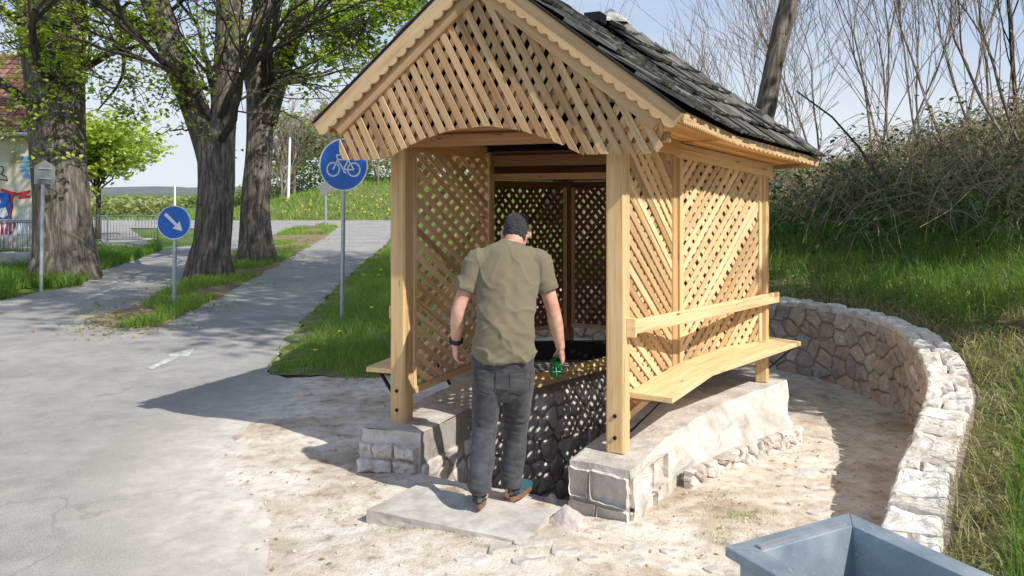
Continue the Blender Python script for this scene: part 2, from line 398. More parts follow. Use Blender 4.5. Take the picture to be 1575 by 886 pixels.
lattice(R2, R3, c_(.50, .50), c_(2.16, 2.02), outn=(R3-R2).normalized().cross(UP), off=.035, margin=.06, first=1, pitch=.088, ang=50, w=.042)
lattice(R3, R4, c_(.50, .50), c_(1.93, 1.93), outn=(R4-R3).normalized().cross(UP), off=.03, margin=.05)
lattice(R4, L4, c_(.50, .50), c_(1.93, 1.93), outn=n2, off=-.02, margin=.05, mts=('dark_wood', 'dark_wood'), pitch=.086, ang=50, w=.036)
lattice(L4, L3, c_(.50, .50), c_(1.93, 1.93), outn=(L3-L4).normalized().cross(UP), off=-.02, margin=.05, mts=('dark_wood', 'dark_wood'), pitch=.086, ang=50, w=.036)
lattice(L2, L3, c_(.50, .50), c_(1.93, 1.93), outn=-(L3-L2).normalized().cross(UP), off=.03, margin=.05)
lattice(L1, L2, c_(.50, .50), c_(2.15, 2.15), outn=-u2, off=-.03, margin=.06, mts=('slat', 'slat'), first=1, pitch=.172, ang=30, w=.046)
# plate beams on the posts
for a, b_, z0, z1 in ((R1, R2, 2.205, 2.20), (R2, R3, 2.19, 2.05), (R3, R4, 2.04, 2.04), (R4, L4, 2.05, 2.05), (L4, L3, 2.05, 2.05), (L3, L2, 2.05, 2.19), (L1, L2, 2.205, 2.20)):
    g = GB(); d = (b_-a).normalized(); o = d.cross(UP)
    if (a+b_-2*CB).dot(o) < 0: o = -o
    e = .03
    g.bar(a-d*e+o*.045+UP*z0, b_+d*e+o*.045+UP*z1, .075, .10, UP); g.part('plate_beam', M['pine'])
for a, b_, z in ((L2, R2, 2.13), (L2, R2, 2.0)):
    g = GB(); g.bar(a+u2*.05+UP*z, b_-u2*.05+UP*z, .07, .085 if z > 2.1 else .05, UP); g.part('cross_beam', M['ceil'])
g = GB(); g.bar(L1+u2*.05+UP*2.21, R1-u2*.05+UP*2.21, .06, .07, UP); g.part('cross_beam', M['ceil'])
# header boards above the back lattice (dark inside)
for a, b_ in ((R4, L4), (L4, L3), (L3, L2), (R3, R4)):
    g = GB(); o = (CB-(a+b_)/2); o.z = 0; o.normalize()
    for k in range(3): g.bar(a+UP*(1.955+.075*k)+o*.028, b_+UP*(1.955+.075*k)+o*.028, .018, .072, UP)
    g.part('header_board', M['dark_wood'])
# ceiling: planks laid across porch and body
def planks(poly, z, d, width=.11, name='ceiling', mt='ceil', t=.018, gap=.006):
    d = d.normalized(); w = UP.cross(d); g = GB()
    ss = [p.dot(w) for p in poly]; s = min(ss)
    while s < max(ss):
        c = clip(clip([Vector(p) for p in poly], w, s+gap/2, True), w, min(s+width-gap/2, 1e9), False)
        if len(c) > 2:
            zz = z+random.uniform(0, .003); g.prism([V2(p.x, p.y, zz) for p in c], UP*t, gd=d)
        s += width
    return g.part(name, M[mt])
def clip(poly, nrm, c, keep_ge):
    out = []; sg = 1 if keep_ge else -1
    for i in range(len(poly)):
        a = poly[i]; b = poly[(i+1) % len(poly)]
        da = (a.dot(nrm)-c)*sg; db = (b.dot(nrm)-c)*sg
        if da >= 0: out.append(a)
        if (da > 0) != (db > 0) and abs(da-db) > 1e-12: out.append(a+(b-a)*(da/(da-db)))
    return out
i_ = .02
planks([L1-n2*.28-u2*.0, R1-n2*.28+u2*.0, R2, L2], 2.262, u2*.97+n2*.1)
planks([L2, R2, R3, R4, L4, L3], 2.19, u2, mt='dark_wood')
# ------------------------------------------------------------------ roof
def shingles(g, poly, ea, eb, top, course=.27, base=.012):
    """courses of shakes on the planar polygon poly; ea-eb is the eave, top a point up the slope"""
    d = (eb-ea).normalized(); nn = d.cross(top-ea).normalized()
    if nn.z < 0: nn = -nn
    up = nn.cross(d); 
    if up.z < 0: up = -up
    P2 = [Vector(((p-ea).dot(d), (p-ea).dot(up), 0)) for p in poly]
    ymax = max(p.y for p in P2); y = -.045
    while y < ymax:
        x = min(p.x for p in P2)-random.uniform(0, .1)
        xm = max(p.x for p in P2)
        while x < xm:
            w = random.uniform(.045, .095); y0 = y+random.uniform(-.018, .012); y1 = y+course+.10
            q = [Vector((x+.002, y0, 0)), Vector((x+w-.003, y0+random.uniform(-.006, .006), 0)), Vector((x+w-.003, y1, 0)), Vector((x+.002, y1, 0))]
            # clip against the roof polygon (convex), let the eave overhang
            cx = sum(p.x for p in P2)/len(P2); cy = sum(p.y for p in P2)/len(P2)
            for i in range(len(P2)):
                a = P2[i]; b = P2[(i+1) % len(P2)]
                e = b-a; nr = Vector((-e.y, e.x, 0))
                if nr.length < 1e-9: continue
                nr.normalize()
                if (Vector((cx, cy, 0))-a).dot(nr) < 0: nr = -nr
                slack = -.055 if abs(a.y) < .03 and abs(b.y) < .03 else -.012
                q = clip(q, nr, a.dot(nr)+slack, True)
                if len(q) < 3: break
            x += w
            if len(q) < 3: continue
            t = random.uniform(.010, .028); tw = random.uniform(-.004, .006)
            def lift(p): return base+.040*(1-(p.y-y0)/(course+.10)) + tw*(p.x-x)/w
            pts = [ea+d*p.x+up*p.y+nn*lift(p) for p in q]
            rn = random.random()
            k = len(pts); vs = pts+[p+nn*t for p in pts]
            gc = [((p-ea).dot(up)+rn*40, (p-ea).dot(d)+rn*17, (p-ea).dot(nn)) for p in vs]
            fs = [tuple(range(k))[::-1], tuple(range(k, 2*k))]+[(i, (i+1) % k, k+(i+1) % k, k+i) for i in range(k)]
            g.add(vs, fs, gc, rn)
        y += course
roof = GB()
deck = GB()
faces = [([GR, VR, VT, GA], GR, VR, VT), ([GL, VL, VT, GA], GL, VL, VT),
         ([VR, ER3, APEX], VR, ER3, APEX), ([VR, APEX, VT], ER2, ER3, APEX), ([VL, EL3, APEX], VL, EL3, APEX), ([VL, APEX, VT], EL2, EL3, APEX),
         ([ER3, ER4, APEX], ER3, ER4, APEX), ([ER4, EL4, APEX], ER4, EL4, APEX), ([EL4, EL3, APEX], EL4, EL3, APEX)]
for poly, a, b_, t in faces:
    nn = (poly[1]-poly[0]).cross(poly[2]-poly[0]).normalized()
    if nn.z < 0: nn = -nn
    if len(poly) == 4:
        deck.prism([poly[0], poly[1], poly[2]], -UP*.03); deck.prism([poly[0], poly[2], poly[3]], -UP*.03)
    else: deck.prism(poly, -UP*.03)
    # steeper upward normals: for valley triangles use the face's own plane
    if poly[0] in (VR, VL) and poly[1] is APEX:
        d0 = (b_-a).normalized(); shingles(roof, poly, poly[0], poly[0]+d0, APEX, base=.016)
    else: shingles(roof, poly, a, b_, t)
ro = roof.part('roof', M['shingle'])
deck.part('roof_deck', M['tarpaper'], parent=ro)
# hip caps and finial cap at the apex
for e in (ER3, ER4, EL4, EL3):
    g = GB(); d = (APEX-e); n = int(d.length/.16); dd = d.normalized(); sd = dd.cross(UP).normalized(); nu = sd.cross(dd)
    for i in range(n):
        c = e+d*(i+.5)/n+nu*(.045+random.uniform(0, .01))
        for s in (-1, 1):
            g.box(c+sd*s*.035-nu*.012, dd*1+nu*.10, sd*s-nu*.55, nu+sd*s*.5, .24, .085, .014)
    g.part('hip_cap', M['shingle'], parent=ro)
g = GB(); d = (VT-GA); n = 11
for i in range(n):
    c = GA+d*(i+.5)/n+UP*(.035+random.uniform(0, .01))
    for s in (-1, 1): g.box(c+u2*s*.05-UP*.01, n2, u2*s-UP*.75, UP+u2*s*.7, .22, .13, .014)
g.part('ridge_cap', M['shingle'], parent=ro)
g = GB()
for a in range(6):
    t = a*math.pi/3+.2; d = Vector((math.cos(t), math.sin(t), 0)); t2 = t+math.pi/3; d2 = Vector((math.cos(t2), math.sin(t2), 0))
    g.prism([APEX+UP*.13, APEX+d*.19-UP*.0, APEX+d2*.19-UP*.0], -UP*.02, gd=d)
g.part('roof_cap', M['concrete'], parent=ro)
g = GB(); c = APEX-n2*.42+UP*.0-UP*.05; g.box(c, n2, u2, UP, .18, .14, .08); g.part('ridge_end_block', M['tarpaper'], parent=ro)
# soffit boards: strips between the plate and the eave
def soffit(a0, a1, b0, b1, n=5):
    """a0-a1 inner edge, b0-b1 outer edge"""
    g = GB()
    for i in range(n):
        s0 = i/n+.006; s1 = (i+1)/n-.006; off = UP*random.uniform(-.003, .003)
        g.prism([a0.lerp(b0, s0)+off, a1.lerp(b1, s0)+off, a1.lerp(b1, s1)+off, a0.lerp(b0, s1)+off], UP*.012, gd=(a1-a0))
    g.part('soffit', M['soffit'])
dn = UP*-.035
def z_(v, z): return V2(v.x, v.y, z)
FR = R1-n2*.30
soffit(z_(FR, 2.255), z_(R2, 2.255), GR+dn, VR+dn, 6)
soffit(z_(R2, 2.235), z_(R3, 2.10), VR+dn, ER3+dn, 6)
soffit(z_(R3, 2.10), z_(R4, 2.10), ER3+dn, ER4+dn, 6)
FL = L1-n2*.30
soffit(z_(FL, 2.255), z_(L2, 2.255), GL+dn, VL+dn, 6)
soffit(z_(L2, 2.235), z_(L3, 2.10), VL+dn, EL3+dn, 6)
# scalloped boards
def scallop(g, a, b, down, w, amp, pitch, t, out, m=0, hang=.5):
    """board along a-b, w deep towards `down`, scallops on the lower edge"""
    d = b-a; L = d.length; d = d.normalized(); n = max(1, round(L/pitch)); pts = [a, ]
    low = []
    for i in range(n):
        for k in range(6):
            s = (i+k/6)/n*L; dep = w-amp+amp*math.sin(math.pi*(k/6))**.8
            low.append(a+d*s+down*dep)
    low.append(b+down*(w-amp))
    # split into quads strips so every face is planar and convex
    o = [random.uniform(0, 40) for _ in range(2)]; vs = []; gc = []; fs = []
    top = [a+d*((p-a).dot(d)) for p in low]
    for lay in (0, 1):
        for tp, lp in zip(top, low):
            for q in (tp, lp):
                vs.append(q+out*t*(1-lay)); gc.append(((q-a).dot(d)+o[0], (q-a).dot(down)+o[1], t*lay))
    N = len(low)*2
    for i in range(len(low)-1):
        a0 = 2*i; fs += [(a0, a0+1, a0+3, a0+2), (N+a0, N+a0+2, N+a0+3, N+a0+1), (a0+1, N+a0+1, N+a0+3, a0+3), (a0, a0+2, N+a0+2, N+a0)]
    fs += [(0, N, N+1, 1), (N-2, N-1, 2*N-1, 2*N-2)]
    g.add(vs, fs, gc, random.uniform(.4, .9), m)
for e, mt in ((GR, 1), (GL, -1)):
    top = GA+UP*.015; d = (e-top).normalized(); down = d.cross(-n2) if d.cross(-n2).z < 0 else d.cross(n2)
    g = GB(); ext = e+d*.045+UP*.0
    scallop(g, top, ext, down, .108, .02, .085, .022, -n2); 
    g.v = [tuple(Vector(p)-n2*.045) for p in g.v]; g.part('verge_board', M['verge'])
    g = GB(); g.prism([top+down*.06-n2*.022, ext-d*.08+down*.06-n2*.022, ext-d*.10+down*.165-n2*.022, top+down*.165-n2*.022], n2*.035, gd=d); g.part('rake_board', M['verge'])
    g = GB(); g.bar(top-n2*.045+UP*.010, ext-n2*.045+UP*.010, .07, .012, UP); g.part('verge_strip', M['tarpaper'])
for a, b_ in ((GR, VR), (VR, ER3), (ER3, ER4), (GL, VL), (VL, EL3)):
    g = GB(); o = (b_-a).cross(UP).normalized()
    if ((a+b_)/2-CB).dot(o) < 0: o = -o
    scallop(g, a+UP*-.005+o*.004, b_+UP*-.005+o*.004, -UP, .068, .018, .055, .018, o); g.part('eave_board', M['gable'])
# gable lattice with an arched lower edge
gl = 1.15
def arch(u):
    a = abs(u-.0)
    return 2.075 if a > .66 else 2.075+.185*math.cos(a/.66*math.pi/2)**.85
def roofline(u): return 3.24-.93*abs(u)/1.223-.10
A0 = MG-u2*gl; B0 = MG+u2*gl
def ins(s, z):
    u = s-gl
    return -1.04 < u < gl-.02 and z > arch(u) and z < roofline(u)
lattice(A0, B0, c_(2.06, 2.06), c_(3.3, 3.3), name='gable_lattice', mts=('gable', 'gable'), pitch=.081, ang=62, w=.043, th=.012, outn=-n2, off=-.0, inside=ins, frame=False, first=-1)
g = GB()
for z, hw in ((2.42, .92),): g.bar(MG-u2*hw+n2*.05+UP*z, MG+u2*hw+n2*.05+UP*z, .035, .09, UP)
for s, e_ in ((-1, 1.03), (1, 1.16)): g.bar(MG+u2*s*.72+n2*.05+UP*2.17, MG+u2*s*e_+n2*.05+UP*2.17, .035, .06, UP)
g.part('gable_rail', M['gable'])
# added black sheet standing in for the attic's darkness behind the gable lattice
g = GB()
g.prism([MG+n2*.11+UP*3.16, MG+n2*.11-u2*1.10+UP*2.33, MG+n2*.11+u2*1.10+UP*2.33], n2*.02, gd=u2); g.part('attic_shade_sheet', M['tarpaper'])
# ------------------------------------------------------------------ benches and back rails on the outside, seat inside
def poly_board(pts_in, pts_out, z, t, mt, name, parent=gz_):
    g = GB()
    for i in range(len(pts_in)-1):
        q = [pts_in[i], pts_in[i+1], pts_out[i+1], pts_out[i]]
        g.prism([V2(p.x, p.y, z) for p in q], UP*t, gd=(pts_in[i+1]-pts_in[i]))
    g.r = [.75]*len(g.r)
    o = g.part(name, M[mt]); b = o.modifiers.new('bevel', 'BEVEL'); b.width = .004; b.segments = 2
    return o
bi = [V2(.705, 4.86), V2(1.21, 5.72), V2(2.11, 6.84)]; bo = [V2(.95, 4.71), V2(1.375, 5.44), V2(2.37, 6.53)]
poly_board(bi, bo, .615, .035, 'pine', 'bench_seat')
for a, b_ in ((V2(.86, 4.93, .593), V2(.60, 5.06, .593)), (V2(1.28, 5.53, .593), V2(1.05, 5.75, .593))):
    g = GB(); g.bar(a, b_, .06, .04, UP); g.part('bench_bearer', M['pine'])
for a, b_ in ((V2(2.33, 6.57, .60), V2(2.10, 6.67, .36)), (V2(1.36, 5.52, .60), V2(1.22, 5.78, .40)), (V2(.90, 4.80, .60), V2(.74, 4.95, .38))):
    g = GB(); g.bar(a, b_, .028, .012, UP); g.bar(a+UP*.005, V2(b_.x, b_.y, .605), .028, .01, UP); g.part('bench_bracket', M['black_metal'])
g = GB(); g.bar(V2(.715, 4.775, 1.055), V2(2.20, 6.60, 1.005), .035, .085, UP); g.part('back_rail', M['pine'], bevel=.005)
g = GB(); g.box(V2(.725, 4.785, 1.055)-n2*.015, u2, n2, UP, .05, .04, .11); g.part('rail_block', M['pine'])
mi = [mirror(p) for p in bi]; mo = [mirror(p) for p in bo]
poly_board(mi, mo, .60, .035, 'pine', 'bench_seat')
for q in (V2(.90, 4.80, .585), V2(1.36, 5.52, .585)):
    a = mirror(q); w = a+u2*.20
    g = GB(); g.bar(a, V2(w.x, w.y, .33), .028, .012, UP); g.bar(a+UP*.003, V2(w.x, w.y, .588), .028, .01, UP); g.part('bench_bracket', M['black_metal'])
g = GB(); g.bar(mirror(V2(.715, 4.775, 1.04)), mirror(V2(2.20, 6.60, 1.0)), .035, .085, UP); g.part('back_rail', M['pine'])
# ------------------------------------------------------------------ stone base with the sunken spring basin
TOPZ = .30
inner = [V2(-.595, 5.19), V2(-.02, 6.38), V2(.30, 6.62), V2(.95, 7.32), V2(1.50, 6.80), V2(1.15, 6.25), V2(.337, 4.66)]
outer = [V2(-1.0, 5.31), V2(-.50, 6.45), V2(-.70, 7.75), V2(.45, 8.72), V2(2.25, 7.95), V2(2.30, 6.66), V2(1.52, 5.88), V2(1.0, 5.12), V2(.66, 4.46)]
obase = [V2(-1.03, 5.29), V2(-.55, 6.45), V2(-.75, 7.75), V2(.45, 8.78), V2(2.35, 7.95), V2(2.20, 6.15), V2(1.52, 5.52), V2(1.08, 5.05), V2(.655, 4.43)]
def sub(pts, n, closed=False, amp=0.0):
    out = []
    m = len(pts) if closed else len(pts)-1
    for i in range(m):
        a = pts[i]; b = pts[(i+1) % len(pts)]
        for k in range(n):
            p = a.lerp(b, k/n)
            if amp: p = p+Vector((noise.noise(p*4)*amp, noise.noise(p*4+Vector((9, 9, 9)))*amp, 0))
            out.append(p)
    if not closed: out.append(pts[-1])
    return out
ring_top = sub(outer, 8)+sub(inner[::-1], 8)              # outer, then back along the inner edge: one closed polygon (horseshoe)
n_out = len(sub(outer, 8))
base = empty('stone_base', (CB.x, CB.y, 0)); tag(base, 'rough whitewashed stone plinth carrying the gazebo around a sunken basin', 'stone plinth')
binv = -Vector(base.location)
pl = MB()
pts2 = [(p.x, p.y) for p in ring_top]
edges = [(i, (i+1) % len(pts2)) for i in range(len(pts2))]
def in_poly(x, y, poly):
    c = False; j = len(poly)-1
    for i in range(len(poly)):
        xi, yi = poly[i][0], poly[i][1]; xj, yj = poly[j][0], poly[j][1]
        if (yi > y) != (yj > y) and x < (xj-xi)*(y-yi)/(yj-yi)+xi: c = not c
        j = i
    return c
def cdt(poly_loops, grid, keep):
    vs = []; es = []
    for lp in poly_loops:
        b = len(vs); vs += [Vector((p[0], p[1])) for p in lp]; es += [(b+i, b+(i+1) % len(lp)) for i in range(len(lp))]
    vs += [Vector((p[0], p[1])) for p in grid]
    r = geometry.delaunay_2d_cdt(vs, es, [], 0, 1e-6)
    V_, F_ = r[0], r[2]
    fs = []
    for f in F_:
        cx = sum(V_[i].x for i in f)/len(f); cy = sum(V_[i].y for i in f)/len(f)
        if keep(cx, cy):
            f = list(f)
            ar = sum(V_[f[i]].x*V_[f[(i+1) % len(f)]].y-V_[f[(i+1) % len(f)]].x*V_[f[i]].y for i in range(len(f)))
            fs.append(tuple(f if ar > 0 else f[::-1]))
    return [(v.x, v.y) for v in V_], fs
grid = [(x, y) for x in np.arange(-1.1, 2.5, .07) for y in np.arange(4.4, 8.8, .07) if in_poly(x, y, pts2)]
V_, F_ = cdt([pts2], grid, lambda x, y: in_poly(x, y, pts2))
pl.add([(x, y, TOPZ+.012*noise.noise(Vector((x*3, y*3, 0)))+.006*noise.noise(Vector((x*14, y*14, 3)))) for x, y in V_], F_, rnd=.5)
def wallstrip(g, top, bot, ztop, zbot, rows=6, amp=.03, rnd=.5, closed=False, outv=None):
    vs = []; fs = []; n = len(top)
    for j in range(rows+1):
        t = j/rows
        for i in range(n):
            p = top[i].lerp(bot[i], t); z = ztop+(zbot-ztop)*t
            a = amp*min(1, t*4)
            q = Vector((p.x, p.y, z))
            q += Vector((noise.noise(q*5)*a, noise.noise(q*5+Vector((7, 3, 1)))*a, 0))
            if j == 0: q.z += .012*noise.noise(Vector((p.x*3, p.y*3, 0)))+.006*noise.noise(Vector((p.x*14, p.y*14, 3)))
            vs.append(q)
    for j in range(rows):
        for i in range(n-1 if not closed else n):
            k = (i+1) % n; fs.append((j*n+i, j*n+k, (j+1)*n+k, (j+1)*n+i))
    g.add(vs, fs, rnd=rnd)
wallstrip(pl, sub(outer, 8), sub(obase, 8), TOPZ, -.12, 8, .05)
wallstrip(pl, sub([outer[-1], inner[-1]], 8), sub([obase[-1], inner[-1]], 8), TOPZ, -.15, 6, .0)
wallstrip(pl, sub([inner[0], outer[0]], 8), sub([inner[0], obase[0]], 8), TOPZ, -.15, 6, .0)
o = pl.build('plinth', M['render'], None); o.parent = base; o.location = binv
# lining of the basin
pit = MB(); wallstrip(pit, sub(inner, 10), sub(inner, 10), TOPZ-.003, -1.15, 12, .015)
o = pit.build('basin_lining', M['pit_mortar'], None); o.parent = base; o.location = binv
# irregular stones laid on a wall face: 2-D Voronoi cells in (s, z)
def cells(w, h, size, asp=1.4, jit=.75, seed=0):
    rr = random.Random(seed); sx = size*asp**.5; sy = size/asp**.5
    nx = max(1, round(w/sx)); ny = max(1, round(h/sy)); pts = []
    for j in range(ny):
        for i in range(nx):
            pts.append(Vector(((i+.5+(.25 if j % 2 else -.25)+rr.uniform(-.5, .5)*jit)*w/nx, (j+.5+rr.uniform(-.5, .5)*jit)*h/ny, 0)))
    out = []
    for i, p in enumerate(pts):
        poly = [Vector((0, 0, 0)), Vector((w, 0, 0)), Vector((w, h, 0)), Vector((0, h, 0))]
        for j, q in enumerate(pts):
            if i == j or (p-q).length > size*4: continue
            nr = (q-p).normalized(); poly = clip(poly, nr, ((p+q)/2).dot(nr), False)
            if len(poly) < 3: break
        if len(poly) >= 3: out.append(poly)
    return out
def courses(w, rows, bw, seed):
    rr = random.Random(seed); out = []; z = 0
    for h_ in rows:
        x = 0
        while x < w-.01:
            b = min(w-x, bw*rr.uniform(.7, 1.4)); b = w-x if w-x-b < bw*.45 else b
            j = lambda: rr.uniform(-.016, .016)
            out.append([Vector((x+abs(j()), z+abs(j()), 0)), Vector((x+b-abs(j()), z+abs(j()), 0)), Vector((x+b-abs(j())*.5, z+h_-abs(j()), 0)), Vector((x+abs(j())*.5, z+h_-abs(j()), 0))])
            x += b
        z += h_
    return out
def stones(g, w, h, size, fmap, gap=.012, bulge=.03, asp=1.4, seed=0, jit=.75, skip=0, rough=.012, polys=None, crisp=False):
    cf = .07 if crisp else .22
    rr = random.Random(seed+5)
    for poly in (polys or cells(w, h, size, asp, jit, seed)):
        if rr.random() < skip: continue
        # round corners by subdividing and pulling to the centre
        c = sum(poly, Vector())/len(poly); ring = []
        for i in range(len(poly)):
            a = poly[i-1]; b = poly[i]; d = poly[(i+1) % len(poly)]
            ring += [b.lerp(a, cf), b.lerp(b.lerp(a, .5).lerp(b.lerp(d, .5), .5), cf), b.lerp(d, cf)]+([b.lerp(d, .22), b.lerp(d, .36), b.lerp(d, .5), b.lerp(d, .64), b.lerp(d, .8)] if crisp else [b.lerp(d, .5)])
        if crisp: ring = [p+Vector((noise.noise(p*22+Vector((seed, 0, 0))), noise.noise(p*22+Vector((seed, 9, 0))), 0))*.009 for p in ring]
        size_ = sum((p-c).length for p in ring)/len(ring)
        if size_ < .02: continue
        lv = [(-.02, gap), (bulge*.45, gap*1.15), (bulge*.85, gap+.09*size_), (bulge, gap+.32*size_), (bulge, gap+.65*size_)]
        if crisp: lv = [(-.02, gap), (bulge*.4, gap*1.3), (bulge*.8, gap+.09*size_), (bulge, gap+.26*size_), (bulge*1.05, gap+.48*size_), (bulge, gap+.7*size_)]
        lift = rr.uniform(-.3, .5)*bulge; o = rr.uniform(0, 50); tx = rr.uniform(-.12, .12); ty = rr.uniform(-.12, .12)
        vs = []; gc = []; fs = []; n = len(ring)
        for (z, ins_) in lv:
            for p in ring:
                L = (p-c).length; q = c+(p-c)*max(.05, (L-ins_)/max(L, 1e-6))
                dz = z+(lift if z > 0 else 0)+(noise.noise(Vector((q.x*9+o, q.y*9, o)))*rough*1.6+noise.noise(Vector((q.x*28+o, q.y*28, o)))*rough if z > 0 else 0)
                if z > 0: dz += (q-c).x*tx+(q-c).y*ty
                vs.append(fmap(q.x, q.y, dz)); gc.append((q.x+o, q.y+o, dz))
        dz = bulge+lift; vs.append(fmap(c.x, c.y, dz)); gc.append((c.x+o, c.y+o, dz))
        for k in range(len(lv)-1):
            for i in range(n): fs.append((k*n+i, k*n+(i+1) % n, (k+1)*n+(i+1) % n, (k+1)*n+i))
        for i in range(n): fs.append(((len(lv)-1)*n+i, (len(lv)-1)*n+(i+1) % n, len(vs)-1))
        g.add(vs, fs, gc, rr.random())
def linemap(pts, z0, outside, base_pts=None, h=None):
    """(s, z, depth) -> 3-D along the polyline pts; depth towards `outside` side (+1: left of travel)"""
    L = [0]
    for i in range(len(pts)-1): L.append(L[-1]+(pts[i+1]-pts[i]).length)
    def f(s, z, dz):
        s = max(0, min(L[-1]-1e-6, s)); i = max(k for k in range(len(pts)-1) if L[k] <= s+1e-9)
        t = (s-L[i])/(L[i+1]-L[i]); p = pts[i].lerp(pts[i+1], t)
        if base_pts is not None: p = base_pts[i].lerp(base_pts[i+1], t).lerp(p, min(1, z/h))
        d0 = (pts[i+1]-pts[i]).normalized()
        nx = (pts[min(i+2, len(pts)-1)]-pts[min(i+1, len(pts)-2)]).normalized() if t > .5 and i+2 < len(pts) else ((pts[i]-pts[i-1]).normalized() if t < .5 and i > 0 else d0)
        w = abs(t-.5); d = d0.lerp(nx, w).normalized()
        nr = Vector((-d.y, d.x, 0))*outside
        return Vector((p.x, p.y, z0+z))+nr*dz
    return f, L[-1]
# basin wall stones
f, L = linemap(sub([V2(-.595, 5.19), V2(-.02, 6.38)], 3), -1.15, -1)
g = MB(); stones(g, L, 1.25, .16, lambda s, z, d: f(s, z, d), bulge=.022, seed=1); o = g.build('basin_stonework', M['pit_stone'], None, smooth=True); o.parent = base; o.location = binv
f, L = linemap(sub([V2(-.02, 6.38), V2(.30, 6.62), V2(.95, 7.32), V2(1.50, 6.80)], 3), -1.15, -1)
g = MB(); stones(g, L, 1.36, .16, lambda s, z, d: f(s, z, d), bulge=.02, seed=2, gap=.009); o = g.build('basin_stonework', M['pit_stone'], None, smooth=True); o.parent = base; o.location = binv
# front faces of the two arms: big rough blocks
f, L = linemap([obase[-1], inner[-1]], -.06, -1)
g = MB(); stones(g, L, .34, .21, lambda s, z, d: f(s, z, d), gap=.003, bulge=.026, seed=13, rough=.026, crisp=True, polys=courses(L, (.15, .19), .24, 3)); 
f, L = linemap([V2(.95, 4.92), V2(.655, 4.44)], -.06, -1)
stones(g, L, .35, .20, lambda s, z, d: f(s, z, d), gap=.003, bulge=.026, seed=4, rough=.026, crisp=True, polys=courses(L, (.15, .19), .22, 8))
o = g.build('corner_stones', M['pale_stone'], None, smooth=False); o.parent = base; o.location = binv
f, L = linemap([V2(-.61, 5.175), obase[0]], -.08, +1)
g = MB(); stones(g, L, .30, .17, lambda s, z, d: f(s, z, d), gap=.003, bulge=.03, seed=5, rough=.022, crisp=True, polys=courses(L, (.09, .11, .10), .2, 5))
o = g.build('corner_stones', M['pale_stone'], None, smooth=False); o.parent = base; o.location = binv
# row of bedding stones showing along the foot of the right arm
f, L = linemap([V2(2.18, 6.02), V2(1.52, 5.46), V2(1.10, 5.03)], -.06, +1)
g = MB(); stones(g, L, .17, .12, lambda s, z, d: f(s, z, d), gap=.004, bulge=.03, seed=6, asp=1.3, jit=.9, rough=.02, crisp=True)
for v in range(len(g.v)):
    pass
o = g.build('bedding_stones', M['cobble'], None, smooth=False); o.parent = base; o.location = binv
# basin floor and steps
g = MB()
g.prism([V2(p.x, p.y, -1.12) for p in inner], -UP*.1)
o = g.build('basin_floor', M['pit_mortar'], None); o.parent = base; o.location = binv
stp = MB()
for k, (s0, s1, z) in enumerate(((-.18, .02, .012), (.02, .32, -.18), (.32, .62, -.37), (.62, .92, -.56), (.92, 1.2, -.75))):
    a = V2(-.595, 5.19)+n2*s0+u2*.01; b_ = V2(.337, 4.66)+n2*(s0+.13)-u2*.01
    # treads run square to the axis
    c0 = V2(-.595, 5.19)+n2*s0+u2*.02; c1 = c0+u2*1.02
    stp.prism([V2(p.x, p.y, z) for p in (c0, c1, c1+n2*(s1-s0+.02), c0+n2*(s1-s0+.02))], -UP*.22, gd=u2)
o = stp.build('steps', M['pit_mortar'] if False else M['concrete'], None, bevel=.01); o.parent = base; o.location = binv
# plank seat running along the top of the basin wall
g = GB(); g.bar(V2(.10, 6.36, .325), V2(.98, 7.30, .325), .10, .045, UP); g.bar(V2(.10, 6.36, .37), V2(.98, 7.30, .37), .035, .05, UP); g.part('inner_seat', M['pine'])
g = GB(); g.box(V2(.60, 7.42, .405), (1, .05, 0), (-.05, 1, 0), UP, .98, .10, .17); g.part('inner_panel', M['black_metal'], bevel=.01)
# ------------------------------------------------------------------ curved retaining wall
wi_px = [((1150, 455), .74), ((1177, 458), .74), ((1225, 463), .74), ((1260, 468), .74), ((1300, 475), .74), ((1331, 482), .74), ((1362, 492), .73), ((1386, 504), .71), ((1405, 520), .68), ((1419, 542), .64),
         ((1427, 560), .60), ((1431, 581), .56), ((1427, 608), .51), ((1413, 641), .47), ((1399, 675), .42), ((1386, 707), .38), ((1374, 740), .34), ((1367, 767), .32), ((1356, 808), .29)]
WI = [V2(-.75, 8.95, .74), V2(.2, 9.55, .74), V2(1.1, 9.45, .74), V2(1.8, 9.1, .74)]
WI += [G(p[0], p[1], z) for p, z in wi_px[1:]]
WI += [V2(1.36, 3.25, .26), V2(1.15, 2.8, .24), V2(.98, 2.3, .22)]
def offs(pts, d):
    out = []
    for i, p in enumerate(pts):
        t = pts[min(i+1, len(pts)-1)]-pts[max(i-1, 0)]; t.z = 0; t.normalize()
        out.append(p+Vector((-t.y, t.x, 0))*d)
    return out
WO = offs(WI, .29)
